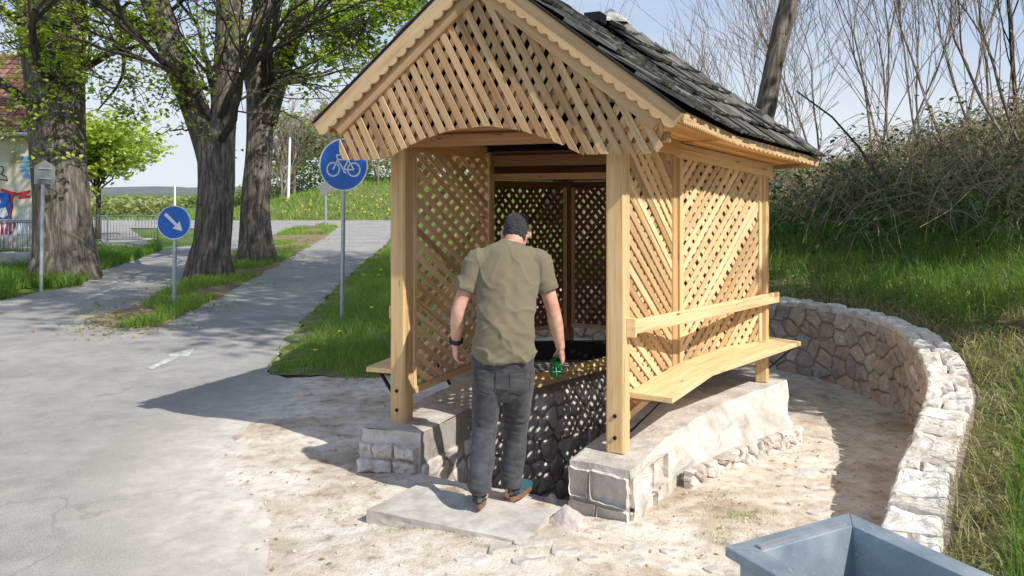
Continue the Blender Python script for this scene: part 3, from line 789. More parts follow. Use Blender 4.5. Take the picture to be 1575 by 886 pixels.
# resample
def resample(pts, step):
    out = [pts[0].copy()]; acc = 0
    for a, b in zip(pts, pts[1:]):
        L = (b-a).length; s = step-acc
        while s < L: out.append(a.lerp(b, s/L)); s += step
        acc = L-(s-step)
    return out
WIs = resample(WI, .10)
for _ in range(3):
    WIs = [WIs[0]]+[(WIs[i-1]+WIs[i]*2+WIs[i+1])/4 for i in range(1, len(WIs)-1)]+[WIs[-1]]
WOs = offs(WIs, .29)
rw = empty('retaining_wall', (2.9, 5.6, 0)); tag(rw, 'curved low retaining wall of rough stones round the sandy court, holding back the bank', 'stone wall')
rinv = -Vector(rw.location)
g = MB(); n = len(WIs); vs = []; fs = []
for i in range(n):
    a = WIs[i]; b = WOs[i]
    for p, z in ((a, -.15), (a, a.z-.06), (b, a.z-.06), (b, -.15)): vs.append(V2(p.x, p.y, z))
for i in range(n-1):
    for k in range(3): fs.append((i*4+k, i*4+k+1, i*4+k+5, i*4+k+4))
fs += [(0, 3, 2, 1), tuple((n-1)*4+k for k in range(4))]
g.add(vs, fs, rnd=.4); o = g.build('wall_core', M['mortar'], None); o.parent = rw; o.location = rinv
Ls = [0]
for i in range(n-1): Ls.append(Ls[-1]+(V2(WIs[i+1].x, WIs[i+1].y)-V2(WIs[i].x, WIs[i].y)).length)
WL = Ls[-1]
import bisect
def wall_at(s):
    s = max(0, min(WL-1e-5, s)); i = min(n-2, bisect.bisect_right(Ls, s)-1); t = (s-Ls[i])/(Ls[i+1]-Ls[i])
    p = WIs[i].lerp(WIs[i+1], t); q = WOs[i].lerp(WOs[i+1], t); return p, q
def fw(s, z, d):
    p, q = wall_at(s); o = (p-q); o.z = 0; o.normalize()
    return V2(p.x, p.y, -.08+z/.80*(p.z-.05+.08))+o*d
g = MB(); stones(g, WL, .80, .165, fw, gap=.009, bulge=.018, asp=1.25, seed=11, jit=.8, rough=.010, crisp=True)
o = g.build('stonework', M['wall_stone'], None, smooth=False); o.parent = rw; o.location = rinv
def cope_polys(L):
    rr = random.Random(12); out = []; x = 0; k0 = (0, 0)
    while x < L-.05:
        b = rr.uniform(.13, .27); a1 = (rr.uniform(-.04, .04), rr.uniform(-.04, .04))
        A, B = x+k0[0], x+k0[1]; C, D = x+b+a1[0], x+b+a1[1]
        if rr.random() < .42:
            t = rr.uniform(.38, .62); t2 = t+rr.uniform(-.08, .08); m1 = V2(A+(B-A)*t, .34*t); m2 = V2(C+(D-C)*t2, .34*t2)
            out += [[V2(A, 0), V2(C, 0), m2, m1], [m1, m2, V2(D, .34), V2(B, .34)]]
        else: out.append([V2(A, rr.uniform(0, .02)), V2(C, rr.uniform(0, .02)), V2(D, .34-rr.uniform(0, .02)), V2(B, .34-rr.uniform(0, .02))])
        k0 = a1; x += b
    return out
def fc(s, w, d):
    p, q = wall_at(s); t = w/.34-.08; r = p.lerp(q, t); return V2(r.x, r.y, p.z-.04+d)
g = MB(); stones(g, WL, .34, .26, fc, gap=.009, bulge=.024, seed=22, rough=.009, crisp=True, polys=cope_polys(WL))
o = g.build('coping', M['cope_stone'], None, smooth=False); o.parent = rw; o.location = rinv
# ------------------------------------------------------------------ terrain
def gzf(x, y):
    """height of the flat ground: small bumps on the bare soil only"""
    d = math.hypot(x-.9, y-6.0); k = max(0, min(1, (5.2-d)/1.2))
    v = Vector((x, y, 0))
    hh = .030*noise.noise(v*1.3)+.014*noise.noise(v*4)+.007*noise.noise(v*11)
    # court between base and curved wall lies a little lower
    c = max(0, min(1, (x-1.2)/.8))*max(0, min(1, (y-4.6)/.8))
    b_ = .058*math.exp(-((x+.15)/.9)**4-((y-3.75)/.62)**4)
    e = 1.0
    if x < .4:
        dd = math.hypot(x-1.6, y-6.6)+.30*noise.noise(v*.9+Vector((3, 3, 3))); e = max(-1, min(1, (3.92-dd)/.7))
        e = e*(1-max(0, min(1, x/.4)))+max(0, min(1, x/.4))
        return k*hh*max(.25, e)*.8+.030*e-.004+b_
    return k*(hh+.012)-.035*c*k+b_+(0 if k > 0 else -.02)
loop_out = [(-3000, -60), (3000, -60), (3000, 3000), (-3000, 3000)]
hole = [(p.x, p.y) for p in inner]
hc = Vector((sum(p[0] for p in hole)/len(hole), sum(p[1] for p in hole)/len(hole)))
gr = [(x+random.uniform(-.02, .02), y+random.uniform(-.02, .02)) for x in np.arange(-4, 5.5, .085) for y in np.arange(2.2, 10.2, .085)]
gr = [(x, y) for x, y in gr if not in_poly(x, y, hole)]
gr += [(x, y) for x in range(-40, 41, 5) for y in range(-10, 80, 5) if not (-6 < x < 7 and 0 < y < 12)]
V_, F_ = cdt([loop_out, hole], gr, lambda x, y: not in_poly(x, y, hole))
g = MB(); g.add([(x, y, gzf(x, y)) for x, y in V_], F_, rnd=.5)
tag(g.build('ground', M['sand'], smooth=True), kind='structure')
def ragged(pts, step=.15, amp=.06, f=1.3, seed=0):
    out = []
    pts = [Vector((p[0], p[1], 0)) for p in pts]
    for i in range(len(pts)):
        a = pts[i]; b = pts[(i+1) % len(pts)]; L = (b-a).length; k = max(1, min(200, int(L/step)))
        for j in range(k):
            p = a.lerp(b, j/k); s = Vector((seed*3.1, 0, 0))
            d = Vector((noise.noise(p*f+s), noise.noise(p*f+s+Vector((5, 5, 5))), 0))*amp + Vector((noise.noise(p*f*5+s), noise.noise(p*f*5+s+Vector((5, 5, 5))), 0))*amp*.4
            out.append((p.x+d.x, p.y+d.y))
    return out
def sheet(name, pts, z, mt, step=.15, amp=.06, f=1.3, seed=0, bumpy=False):
    lp = ragged(pts, step, amp, f, seed)
    V_, F_ = cdt([lp], [], lambda x, y: in_poly(x, y, lp))
    g = MB(); g.add([(x, y, z+(gzf(x, y) if bumpy else 0)) for x, y in V_], F_, rnd=.5)
    return tag(g.build(name, M[mt]), kind='structure')
def g2(px, py): p = G(px, py); return (p.x, p.y)
road = [(-60, -6), (.2, -6), (.3, 1), (.3, 3.0), (-.35, 3.9), (-1.2, 4.5), (-1.5, 5.4), (-1.6, 6.5), (-1.9, 7.5), g2(420, 572), g2(436, 538), g2(472, 490), g2(520, 442), g2(560, 404), g2(596, 374), g2(606, 357), g2(640, 346),
        g2(640, 337), (-30, 66), (-50, 66), (-50, 48), g2(360, 352), g2(330, 372), g2(250, 384), g2(162, 414), g2(128, 438), g2(-20, 467), (-60, 13)]
road_far = road
sheet('road', road, .008, 'asphalt', .25, .10)
island = [g2(*p) for p in ((138, 492), (160, 503), (200, 507), (240, 503), (300, 478), (370, 440), (440, 400), (492, 370), (520, 350), (500, 345), (450, 352), (410, 366), (385, 384), (330, 402), (290, 432), (250, 450), (225, 468), (170, 482))]
sheet('verge', island, .014, 'leaf_litter', .2, .15, .8, 3)
patch = [g2(*p) for p in ((414, 577), (432, 540), (468, 494), (516, 446), (556, 408), (598, 376))]+[(-3.2, 38), (-.5, 36), (0, 12), (-.8, 8.9), (-.75, 7.8), (-1.15, 7.95), (-1.6, 7.9), (-2.0, 8.1)]
sheet('lawn', patch, .014, 'verge_soil', .10, .14, 2.2, 4)
farpath = [g2(166, 400), g2(247, 385), g2(200, 352), g2(176, 334), g2(150, 334), g2(150, 360)]
sheet('footpath', farpath, .012, 'asphalt', .4, .1)
farfield = [(-900, 70), (-60, 70), (-8, 68), (20, 80), (400, 90), (900, 900), (-900, 900)]
# bank with trees beyond the road, left of the gazebo
g = MB(); vs = []; fs = []; nx, ny = 60, 16
for j in range(ny+1):
    for i in range(nx+1):
        x = -45+60*i/nx; y = 58+30*j/ny+ (x+20)*.02*(x+20)*.3*.1
        t = j/ny; ed = max(0, min(1, (x+26)/12)); z = -.02+ed*3.3*(1-(1-min(1, t*1.8))**2)+.25*noise.noise(Vector((x*.3, y*.3, 0)))*min(1, t*4)
        vs.append((x, y, z))
for j in range(ny):
    for i in range(nx): a = j*(nx+1)+i; fs.append((a, a+1, a+nx+2, a+nx+1))
g.add(vs, fs, rnd=.5); tag(g.build('far_bank', M['verge_soil'], smooth=True), kind='structure')
def bank2(x, y):
    t = max(0, min(1, (y-58-(x+20)**2*.0006)/30)); ed = max(0, min(1, (x+26)/12)); return ed*3.3*(1-(1-min(1, t*1.8))**2)
# hillside behind the curved wall
hedge = [V2(p.x, p.y, max(.05, p.z-.05)) for p in WOs[::4]]
left_ext = [V2(3.2, 44, 0), V2(1.6, 26, 0), V2(.3, 14, .15), V2(-.6, 10.2, .45)]
base_line = left_ext+[V2(p.x, p.y, p.z) for p in hedge]+[V2(.75, 1.6, .15), V2(.4, .2, .1), V2(.2, -4, .1)]
BX = np.array([[p.x, p.y, p.z] for p in base_line])
fx = [0, .5, 1.5, 3, 4.5, 6, 9, 12, 16, 40, 200]; fy = [0, .03, .15, .50, .95, 1.50, 2.65, 3.25, 3.55, 4.0, 6]
def hill(x, y):
    a = BX[:-1]; b = BX[1:]; d = b[:, :2]-a[:, :2]; p = np.array([x, y])
    t = np.clip(((p-a[:, :2])*d).sum(1)/(d**2).sum(1), 0, 1); q = a[:, :2]+d*t[:, None]
    dist = np.hypot(*(p-q).T); i = int(dist.argmin()); dd = dist[i]
    cr = d[i, 0]*(p[1]-q[i, 1])-d[i, 1]*(p[0]-q[i, 0])
    zt = a[i, 2]+(b[i, 2]-a[i, 2])*t[i]
    right = cr > 0                    # travel runs clockwise seen from above; the hill is on the left of travel
    return dd if right else -dd, zt+np.interp(dd, fx, fy)+(.10*noise.noise(Vector((x*.9, y*.9, 4)))+.28*noise.noise(Vector((x*.3, y*.3, 4))))*min(1, dd/2)
hp = [(p.x, p.y) for p in base_line]
hb = hp+[(14, -4), (40, -4), (60, 20), (60, 120), (5, 120), (4, 60)]
gr = [(x+random.uniform(-.08, .08), y+random.uniform(-.08, .08)) for x in np.arange(-.5, 14, .33) for y in np.arange(-3, 26, .33)]
gr += [(x, y) for x in np.arange(2, 60, 2.5) for y in np.arange(-3, 118, 2.5) if not (x < 14 and y < 26)]
gr = [(x, y) for x, y in gr if in_poly(x, y, hb) and hill(x, y)[0] > .08]
V_, F_ = cdt([hb], gr, lambda x, y: in_poly(x, y, hb))
g = MB(); vz = []
for x, y in V_:
    d, z = hill(x, y)
    vz.append((x, y, z if d > 0 or abs(d) < .05 else z))
g.add(vz, F_, rnd=.5); tag(g.build('hillside', M['bank_soil'], smooth=True), kind='structure')
# distant hills
hm, nt, b = mat('distant_hills', 1, 0)
p_ = pos(nt); f_ = noi(nt, p_, .014, 7, .65)
sep = nd(nt, 'ShaderNodeSeparateXYZ'); nt.links.new(p_, sep.inputs[0])
c = ramp(nt, f_, [(.35, (.13, .16, .19)), (.5, (.19, .18, .20)), (.65, (.16, .21, .17))])  # blue-grey haze of distance is mixed into these hill colours
low = ramp(nt, mth(nt, 'DIVIDE', sep.outputs[2], 20.0), [(.0, (.30, .40, .17)), (.30, (.29, .33, .24)), (.5, (1, 1, 1))])
c = mix(nt, ramp(nt, mth(nt, 'DIVIDE', sep.outputs[2], 20.0), [(.10, (1, 1, 1)), (.3, (0, 0, 0))]), c, (.13, .18, .09))
setc(nt, b, c); M['hills'] = hm
g = MB(); vs = []; fs = []; nx, ny = 160, 6
for j in range(ny+1):
    for i in range(nx+1):
        x = -2400+4000*i/nx; y = 1150+120*j+ 60*noise.noise(Vector((x*.002, 3, 0)))
        hh = 19+7*noise.noise(Vector((x*.013, 0, 7)))+5*noise.noise(Vector((x*.004, 4, 7)))+2*noise.noise(Vector((x*.04, j, 7)))
        vs.append((x, y, max(0, hh*(math.sin(j/ny*math.pi/2)))+(-1 if j == 0 else 0)))
for j in range(ny):
    for i in range(nx): a = j*(nx+1)+i; fs.append((a, a+1, a+nx+2, a+nx+1))
g.add(vs, fs, rnd=.5); tag(g.build('hills', M['hills'], smooth=True), kind='structure')
# ------------------------------------------------------------------ painted marks on the paths (each its own flat shape)
def flat_shape(name, polys, z, mt, kind='structure', label=None, cat=None):
    g = MB()
    for q in polys: g.add([V2(p[0], p[1], z) for p in q], [tuple(range(len(q)))] , rnd=random.random())
    o = g.build(name, M[mt]); tag(o, label, cat, kind=kind); return o
def ribbon(pts, w):
    out = []
    for a, b in zip(pts, pts[1:]):
        a = Vector(a); b = Vector(b); d = (b-a)
        if d.length < 1e-6: continue
        d.normalize(); nn = Vector((-d.y, d.x))*w/2; a = a-d*w*.2; b = b+d*w*.2
        out.append([(a+nn)[:], (b+nn)[:], (b-nn)[:], (a-nn)[:]])
    return out
def bike_lines(s=1.0):
    """side view of a bicycle, wheels 0.5 apart; list of polylines in a unit box about the centre"""
    def circ(cx, cy, r, k=22): return [(cx+r*math.cos(2*math.pi*i/k), cy+r*math.sin(2*math.pi*i/k)) for i in range(k+1)]
    L = [circ(-.26, -.10, .155), circ(.26, -.10, .155)]
    L += [[(-.26, -.10), (-.15, .13), (.12, .13), (.26, -.10), (.0, -.10), (-.14, .10)], [(0, -.10), (.12, .13), (.14, .20)], [(.08, .20), (.22, .20)], [(-.15, .13), (-.18, .23), (-.10, .24)], [(0, -.10), (.02, -.17), (.06, -.17)]]
    return [[(x*s, y*s) for x, y in l] for l in L]
# broken line, arrow and bicycle signs
a = G(235, 571); 
arrow = [g2(226, 568), g2(262, 550), g2(258, 547), g2(301, 536), g2(288, 551), g2(280, 549), g2(234, 570)]
flat_shape('painted_arrow', [arrow], .0125, 'road_white')
flat_shape('painted_line', [[g2(128, 461), g2(178, 441), g2(184, 442), g2(136, 462)]], .0125, 'road_white')
for (cx, cy, rot, s, nm) in ((197, 432, .35, 2.0, 0), (515, 404, .1, 1.9, 1)):
    c = G(cx, cy); q = []
    for l in bike_lines(s):
        pts = [(c.x+x*math.cos(rot)-y*1.9*math.sin(rot), c.y+x*math.sin(rot)+y*1.9*math.cos(rot)) for x, y in l]
        q += ribbon(pts, .09)
    o = flat_shape('painted_bicycle', q, .0125, 'road_white')
    for k, v in enumerate(o.data.vertices): v.co.z += .00025*((k//4) % 9)
# ------------------------------------------------------------------ slab, rocks and flagstones
sl = MB(); top = [G(564, 784, .10), G(640, 746, .10), G(852, 785, .10), G(806, 834, .10)]
lp = sub([V2(p.x, p.y) for p in top], 16, True)
pts_ = [(p.x, p.y) for p in lp]
gg = [(x, y) for x in np.arange(-.9, .4, .03) for y in np.arange(4.0, 4.95, .03) if in_poly(x, y, pts_)]
V_, F_ = cdt([pts_], gg, lambda x, y: in_poly(x, y, pts_))
sl.add([(x, y, .10+.004*noise.noise(Vector((x*8, y*8, 2)))) for x, y in V_], F_, rnd=.4)
vs = []; fs = []; m_ = len(lp)
for j in range(5):
    for p in lp:
        q = V2(p.x, p.y, .10-.03*j); a_ = .008 if j else 0
        if j == 0: q.z += .004*noise.noise(Vector((p.x*8, p.y*8, 2)))
        vs.append(q+Vector((noise.noise(q*20)*a_, noise.noise(q*20+Vector((4, 4, 4)))*a_, 0)))
for j in range(4):
    for i in range(m_): fs.append((j*m_+(i+1) % m_, j*m_+i, (j+1)*m_+i, (j+1)*m_+(i+1) % m_))
sl.add(vs, fs, rnd=.4)
tag(sl.build('doorstep_slab', M['slab']), 'pale concrete slab lying at the foot of the gazebo entrance', 'concrete slab')
def rock(c, r, sq=(1, 1, .7), seed=0, mt='pale_stone', name='rock', flatk=6):
    rr = random.Random(seed); bm = bmesh.new(); bmesh.ops.create_icosphere(bm, subdivisions=4, radius=1)
    pl_ = [(Vector((rr.uniform(-1, 1), rr.uniform(-1, 1), rr.uniform(-.6, 1))).normalized(), rr.uniform(.62, .85)) for _ in range(flatk+4)]
    vs = []
    for v in bm.verts:
        p = v.co.copy()
        for nr, dd in pl_:
            e = p.dot(nr)-dd
            if e > 0: p -= nr*e
        p += p.normalized()*(.05*noise.noise(p*3+Vector((seed, 0, 0)))+.025*noise.noise(p*9+Vector((seed, 0, 0))))
        vs.append((p.x*sq[0]*r, p.y*sq[1]*r, p.z*sq[2]*r))
    fs = [tuple(v.index for v in f.verts) for f in bm.faces]; bm.free()
    g = MB(); g.add(vs, fs, rnd=rr.random()); o = g.build(name, M[mt], smooth=True); o.location = c; o.rotation_euler = (0, 0, rr.uniform(0, 6)); return o
p = G(876, 812, .05); tag(rock(p+Vector((0, .05, .0)), .125, (1.1, .85, .85), 3), 'largest loose boulder, beside the right end of the concrete slab', 'rock')
p = G(850, 780, .0); tag(rock(p+Vector((.0, .08, .0)), .06, (1, .8, .9), 5), 'small rock wedged between slab and right plinth', 'rock')
p = G(1140, 705, .0); tag(rock(p, .07, (1.3, .8, .8), 8, 'cobble'), 'angular stone lying against the foot of the right plinth', 'rock')
p = G(1180, 692, .0); tag(rock(p, .06, (1.2, .8, .9), 9, 'cobble'), 'small stone at the far foot of the right plinth', 'rock')
p = G(608, 742, .0); tag(rock(p, .07, (1.5, .8, .7), 10), 'rough stone under the front corner of the left plinth', 'rock')
def flag(px, py, rx, ry, seed, rot=0):
    rr = random.Random(seed); c = G(px, py); k = rr.randint(5, 7); pts = []
    for i in range(k):
        t = 2*math.pi*(i+rr.uniform(-.25, .25))/k; pts.append(Vector((math.cos(t)*rx*rr.uniform(.8, 1.1), math.sin(t)*ry*rr.uniform(.8, 1.1), 0)))
    ring = []
    for i in range(k):
        a, b, d = pts[i-1], pts[i], pts[(i+1) % k]
        ring += [b.lerp(a, .15), b.lerp(d, .15), b.lerp(d, .4)]
    ring = [p+Vector((noise.noise(p*15)*.012, noise.noise(p*15+Vector((3, 3, 3)))*.012, 0)) for p in ring]
    z = gzf(c.x, c.y); vs = []; m = len(ring)
    for dz, sc in ((-.03, 1.03), (.006, 1), (.010, .97), (.011, .5)):
        for p in ring: vs.append((p.x*sc, p.y*sc, dz+(.012*noise.noise(Vector((p.x*9, p.y*9, seed))) if dz > 0 else 0)))
    vs.append((0, 0, .011)); fs = [(j*m+i, j*m+(i+1) % m, (j+1)*m+(i+1) % m, (j+1)*m+i) for j in range(3) for i in range(m)]+[(3*m+i, 3*m+(i+1) % m, 4*m) for i in range(m)]
    g = MB(); g.add(vs, fs, rnd=rr.random()); o = g.build('flagstone', M['cobble'], smooth=False); o.location = (c.x, c.y, z-.004); o.rotation_euler = (0, 0, rot)
    return o
fl = [(820, 862, .12, .07), (868, 876, .10, .07), (772, 872, .11, .07), (728, 884, .10, .06), (978, 860, .07, .05), (972, 880, .08, .05), (815, 890, .10, .05), (1030, 882, .07, .04),
      (905, 888, .06, .04), (1105, 880, .08, .05), (1030, 858, .05, .04)]
for i, (a, b_, rx, ry) in enumerate(fl): tag(flag(a, b_, rx, ry, i, random.uniform(-.4, .4)), 'pale flat stone set in the soil near the front edge', 'paving stone', 'flat stones in the soil in front of the gazebo')
fl2 = [(1232, 722, .13, .10), (1255, 745, .10, .09), (1290, 768, .10, .08), (1222, 748, .08, .06), (1262, 793, .09, .06), (1240, 760, .06, .05), (1275, 720, .07, .06), (1205, 730, .07, .05), (1225, 775, .06, .05)]
for i, (a, b_, rx, ry) in enumerate(fl2): tag(flag(a, b_, rx, ry, 30+i, random.uniform(-.4, .4)), 'pale flat stone in the sandy court beside the retaining wall', 'paving stone', 'flat stones in the sandy court')
# loose gravel: nobody could count it
g = MB(); rr = random.Random(3)
for i in range(3000):
    if i < 1300: x, y = rr.uniform(-2.2, 1.4), rr.uniform(3.4, 5.2)
    elif i < 2800: x, y = rr.uniform(.7, 3.1), rr.uniform(4.0, 8.6)
    else: x, y = rr.uniform(-2.8, -.6), rr.uniform(4.5, 8.2)
    if in_poly(x, y, [(p.x, p.y) for p in obase]) or in_poly(x, y, pts_): continue
    r = rr.uniform(.003, .008)*(2.2 if rr.random() < .05 else 1); z = gzf(x, y)+r*.2
    vs = [Vector((x, y, z))+Vector((a*r*rr.uniform(.7, 1.3), b*r*rr.uniform(.7, 1.3), c_1*r*rr.uniform(.5, .9))) for a, b, c_1 in ((1, 0, 0), (0, 1, 0), (-1, 0, 0), (0, -1, 0), (0, 0, 1), (0, 0, -1))]
    g.add(vs, [(0, 1, 4), (1, 2, 4), (2, 3, 4), (3, 0, 4), (1, 0, 5), (2, 1, 5), (3, 2, 5), (0, 3, 5)], rnd=rr.random())
M['gravel'] = stone_mat('gravel', [(.50, .42, .34), (.66, .58, .50), (.42, .36, .30), (.74, .68, .60)])
tag(g.build('gravel', M['gravel']), 'fine gravel and crumbs of stone scattered on bare soil', 'gravel', kind='stuff')
# ------------------------------------------------------------------ grass
def blades(name, samples, mt, label, cat='grass'):
    """samples: (x, y, z, height, width, lean)"""
    N = len(samples); S = np.array(samples); ang = rng.uniform(0, 2*np.pi, N); la = rng.uniform(0, 2*np.pi, N)
    w = np.stack([np.cos(ang), np.sin(ang), np.zeros(N)], 1)*S[:, 4:5]; ln = np.stack([np.cos(la), np.sin(la), np.zeros(N)], 1)*(S[:, 3]*S[:, 5])[:, None]
    b = S[:, :3]; up = np.zeros((N, 3)); up[:, 2] = S[:, 3]
    v0 = b-w/2; v1 = b+w/2; m0 = b+up*.5+ln*.25-w*.4; m1 = b+up*.5+ln*.25+w*.4; t = b+up*(1-.25*S[:, 5:6])+ln
    vs = np.stack([v0, v1, m1, m0, t], 1).reshape(-1, 3)
    me = bpy.data.meshes.new(name); nv = len(vs); me.vertices.add(nv); me.vertices.foreach_set('co', vs.astype(np.float32).ravel())
    base_ = np.arange(N)*5; q = np.stack([base_, base_+1, base_+2, base_+3, base_+3, base_+2, base_+4], 1).ravel()
    me.loops.add(len(q)); me.loops.foreach_set('vertex_index', q.astype(np.int32))
    me.polygons.add(2*N); st = np.stack([np.arange(N)*7, np.arange(N)*7+4], 1).ravel(); me.polygons.foreach_set('loop_start', st.astype(np.int32))
    me.update(calc_edges=True); me.validate()
    a = me.attributes.new('rnd', 'FLOAT', 'POINT'); a.data.foreach_set('value', np.repeat(rng.random(N)*.6+.4*np.array([noise.noise(Vector((x*1.5, y*1.5, 0)))*.5+.5 for x, y in S[:, :2]]), 5).astype(np.float32))
    me.materials.append(M[mt]); o = bpy.data.objects.new(name, me); COL.objects.link(o); tag(o, label, cat, kind='stuff'); return o
def scatter(poly, n, hf, cond=None, z=lambda x, y: 0.014):
    xs = [p[0] for p in poly]; ys = [p[1] for p in poly]; out = []
    x0, x1, y0, y1 = min(xs), max(xs), min(ys), max(ys); tries = 0
    while len(out) < n and tries < n*12:
        tries += 1; x = random.uniform(x0, x1); y = y0+(y1-y0)*random.random()**1.6
        if not in_poly(x, y, poly): continue
        if cond and not cond(x, y): continue
        h_, w_, l_ = hf(x, y); out.append((x, y, z(x, y), h_, w_, l_))
    return out
def hfl(a, b, wk=.006):
    return lambda x, y: (random.uniform(a, b)*(.6+.8*(noise.noise(Vector((x*1.1, y*1.1, 2)))*.5+.5)), wk*(1+y*.035), random.uniform(.1, .9))
_pl = [Vector((p[0], p[1])) for p in patch]
def edge_d(x, y):
    p = Vector((x, y)); return min((p-geometry.intersect_point_line(p, a, b)[0]).length if 0 <= geometry.intersect_point_line(p, a, b)[1] <= 1 else min((p-a).length, (p-b).length) for a, b in zip(_pl, _pl[1:]+_pl[:1]))
def hpatch(x, y):
    e = min(1, edge_d(x, y)/.45); k = .25+.75*e; return (random.uniform(.07, .25)*k*(.45+1.1*(noise.noise(Vector((x*1.4, y*1.4, 2)))*.5+.5)), .0055*(1+y*.035), random.uniform(.2, 1.1))
blades('grass', scatter([(p[0]-.05, p[1]) for p in patch], 36000, hpatch, lambda x, y: y < 34 and (edge_d(x, y) > .25 or noise.noise(Vector((x*3, y*3, 1))) > -.05)), 'grass', 'bright green grass beside the path behind the gazebo')
clump = lambda x, y: noise.noise(Vector((x*.55, y*.35, 9))) > .02
blades('grass', scatter(island, 14000, hfl(.05, .20, .008), clump), 'grass', 'tufts of grass on the verge around the tree trunks')
lg = [g2(*p) for p in ((-20, 467), (125, 440), (160, 418), (250, 386), (240, 378), (160, 388), (120, 395), (-20, 395))]
blades('grass', scatter(lg, 14000, hfl(.12, .38, .010), lambda x, y: noise.noise(Vector((x*.5, y*.4, 3))) > -.25, z=lambda x, y: 0), 'grass_dark', 'shaded grass under the large tree by the building')
# grass on the hillside
def on_hill(n, dlo, dhi, h0, h1, w, lean, dens=None, xr=(0, 14), yr=(1.5, 22), lie=0):
    out = []; tries = 0
    while len(out) < n and tries < n*25:
        tries += 1; y = yr[0]+(yr[1]-yr[0])*random.random()**1.35; x = random.uniform(max(xr[0], -.5), min(xr[1], y*.85+2.2))
        if not in_poly(x, y, hb): continue
        d, z = hill(x, y)
        if not (dlo < d < dhi): continue
        if dens and not dens(x, y, d): continue
        out.append((x, y, z-.01, random.uniform(h0, h1)*(.65+.7*(noise.noise(Vector((x*.9, y*.9, 2)))*.5+.5)), w*(1+y*.05), random.uniform(*lean)))
    return out
blades('tall_grass', on_hill(42000, .25, 5.5, .16, .42, .006, (.1, .9), lambda x, y, d: noise.noise(Vector((x*1.1, y*1.1, 5))) > -.25-.05*d), 'grass_dark', 'tall green grass on the bank above the curved wall')
blades('dry_grass', on_hill(17000, .0, 1.5, .05, .24, .006, (.7, 1.5), lambda x, y, d: noise.noise(Vector((x*1.6, y*1.6, 7))) > -.3 or d < .35), 'dry_grass', 'dry matted grass along the back edge of the curved wall')
blades('dry_grass', on_hill(9000, 1.3, 11, .12, .35, .006, (.6, 1.4), lambda x, y, d: noise.noise(Vector((x*.8, y*.8, 17))) > .05), 'dry_grass', 'dead straw coloured grass among the brambles')
blades('hilltop_grass', on_hill(26000, 8.5, 18, .15, .40, .009, (.2, .9), None, (0, 26), (9, 32)), 'grass', 'green grass on the top of the hillside')
fb_ = []
for i in range(26000):
    x = random.uniform(-40, 2); y = 58+(x+20)**2*.0006+random.random()**1.3*26; fb_.append((x, y, bank2(x, y)-.05, random.uniform(.2, .5), .06, random.uniform(.2, .8)))
blades('bank_grass', fb_, 'grass', 'green grass on the bank across the road')
# small weeds in the sand
wd = []
for cx, cy, n_, r in ((655, 818, 260, .16), (690, 826, 120, .1), (1135, 800, 160, .10), (1105, 765, 60, .07), (530, 800, 60, .12), (1105, 830, 60, .07)):
    c = G(cx, cy)
    for _ in range(n_):
        x = c.x+random.gauss(0, r); y = c.y+random.gauss(0, r*.6); wd.append((x, y, gzf(x, y), random.uniform(.006, .028), .004, random.uniform(.4, 1.6)))
blades('weeds', wd, 'grass', 'sparse low weeds growing in the sandy ground')
# dandelions (far too many to count in the verges)
g = MB()
for poly, n_ in ((patch, 36),):
    for q in scatter(poly, n_, lambda x, y: (1, 1, 1)):
        r = .02+.0015*q[1]; c = V2(q[0], q[1], .10+random.uniform(0, .1))
        g.add([c+Vector((math.cos(t)*r, math.sin(t)*r*.9, .3*r*(i % 2))) for i, t in enumerate([k*math.pi/4 for k in range(8)])]+[c+UP*r*.5], [(i, (i+1) % 8, 8) for i in range(8)])
for _ in range(55):
    x = random.gauss(-12, 4); y = random.uniform(58.5, 63); c = V2(x, y, bank2(x, y)+.30); r = .06
    g.add([c+Vector((math.cos(t)*r, 0, math.sin(t)*r)) for t in [k*math.pi/3 for k in range(6)]], [tuple(range(6))])
tag(g.build('dandelions', M['petal']), 'yellow dandelion flowers scattered in the grass', 'flowers', kind='stuff')
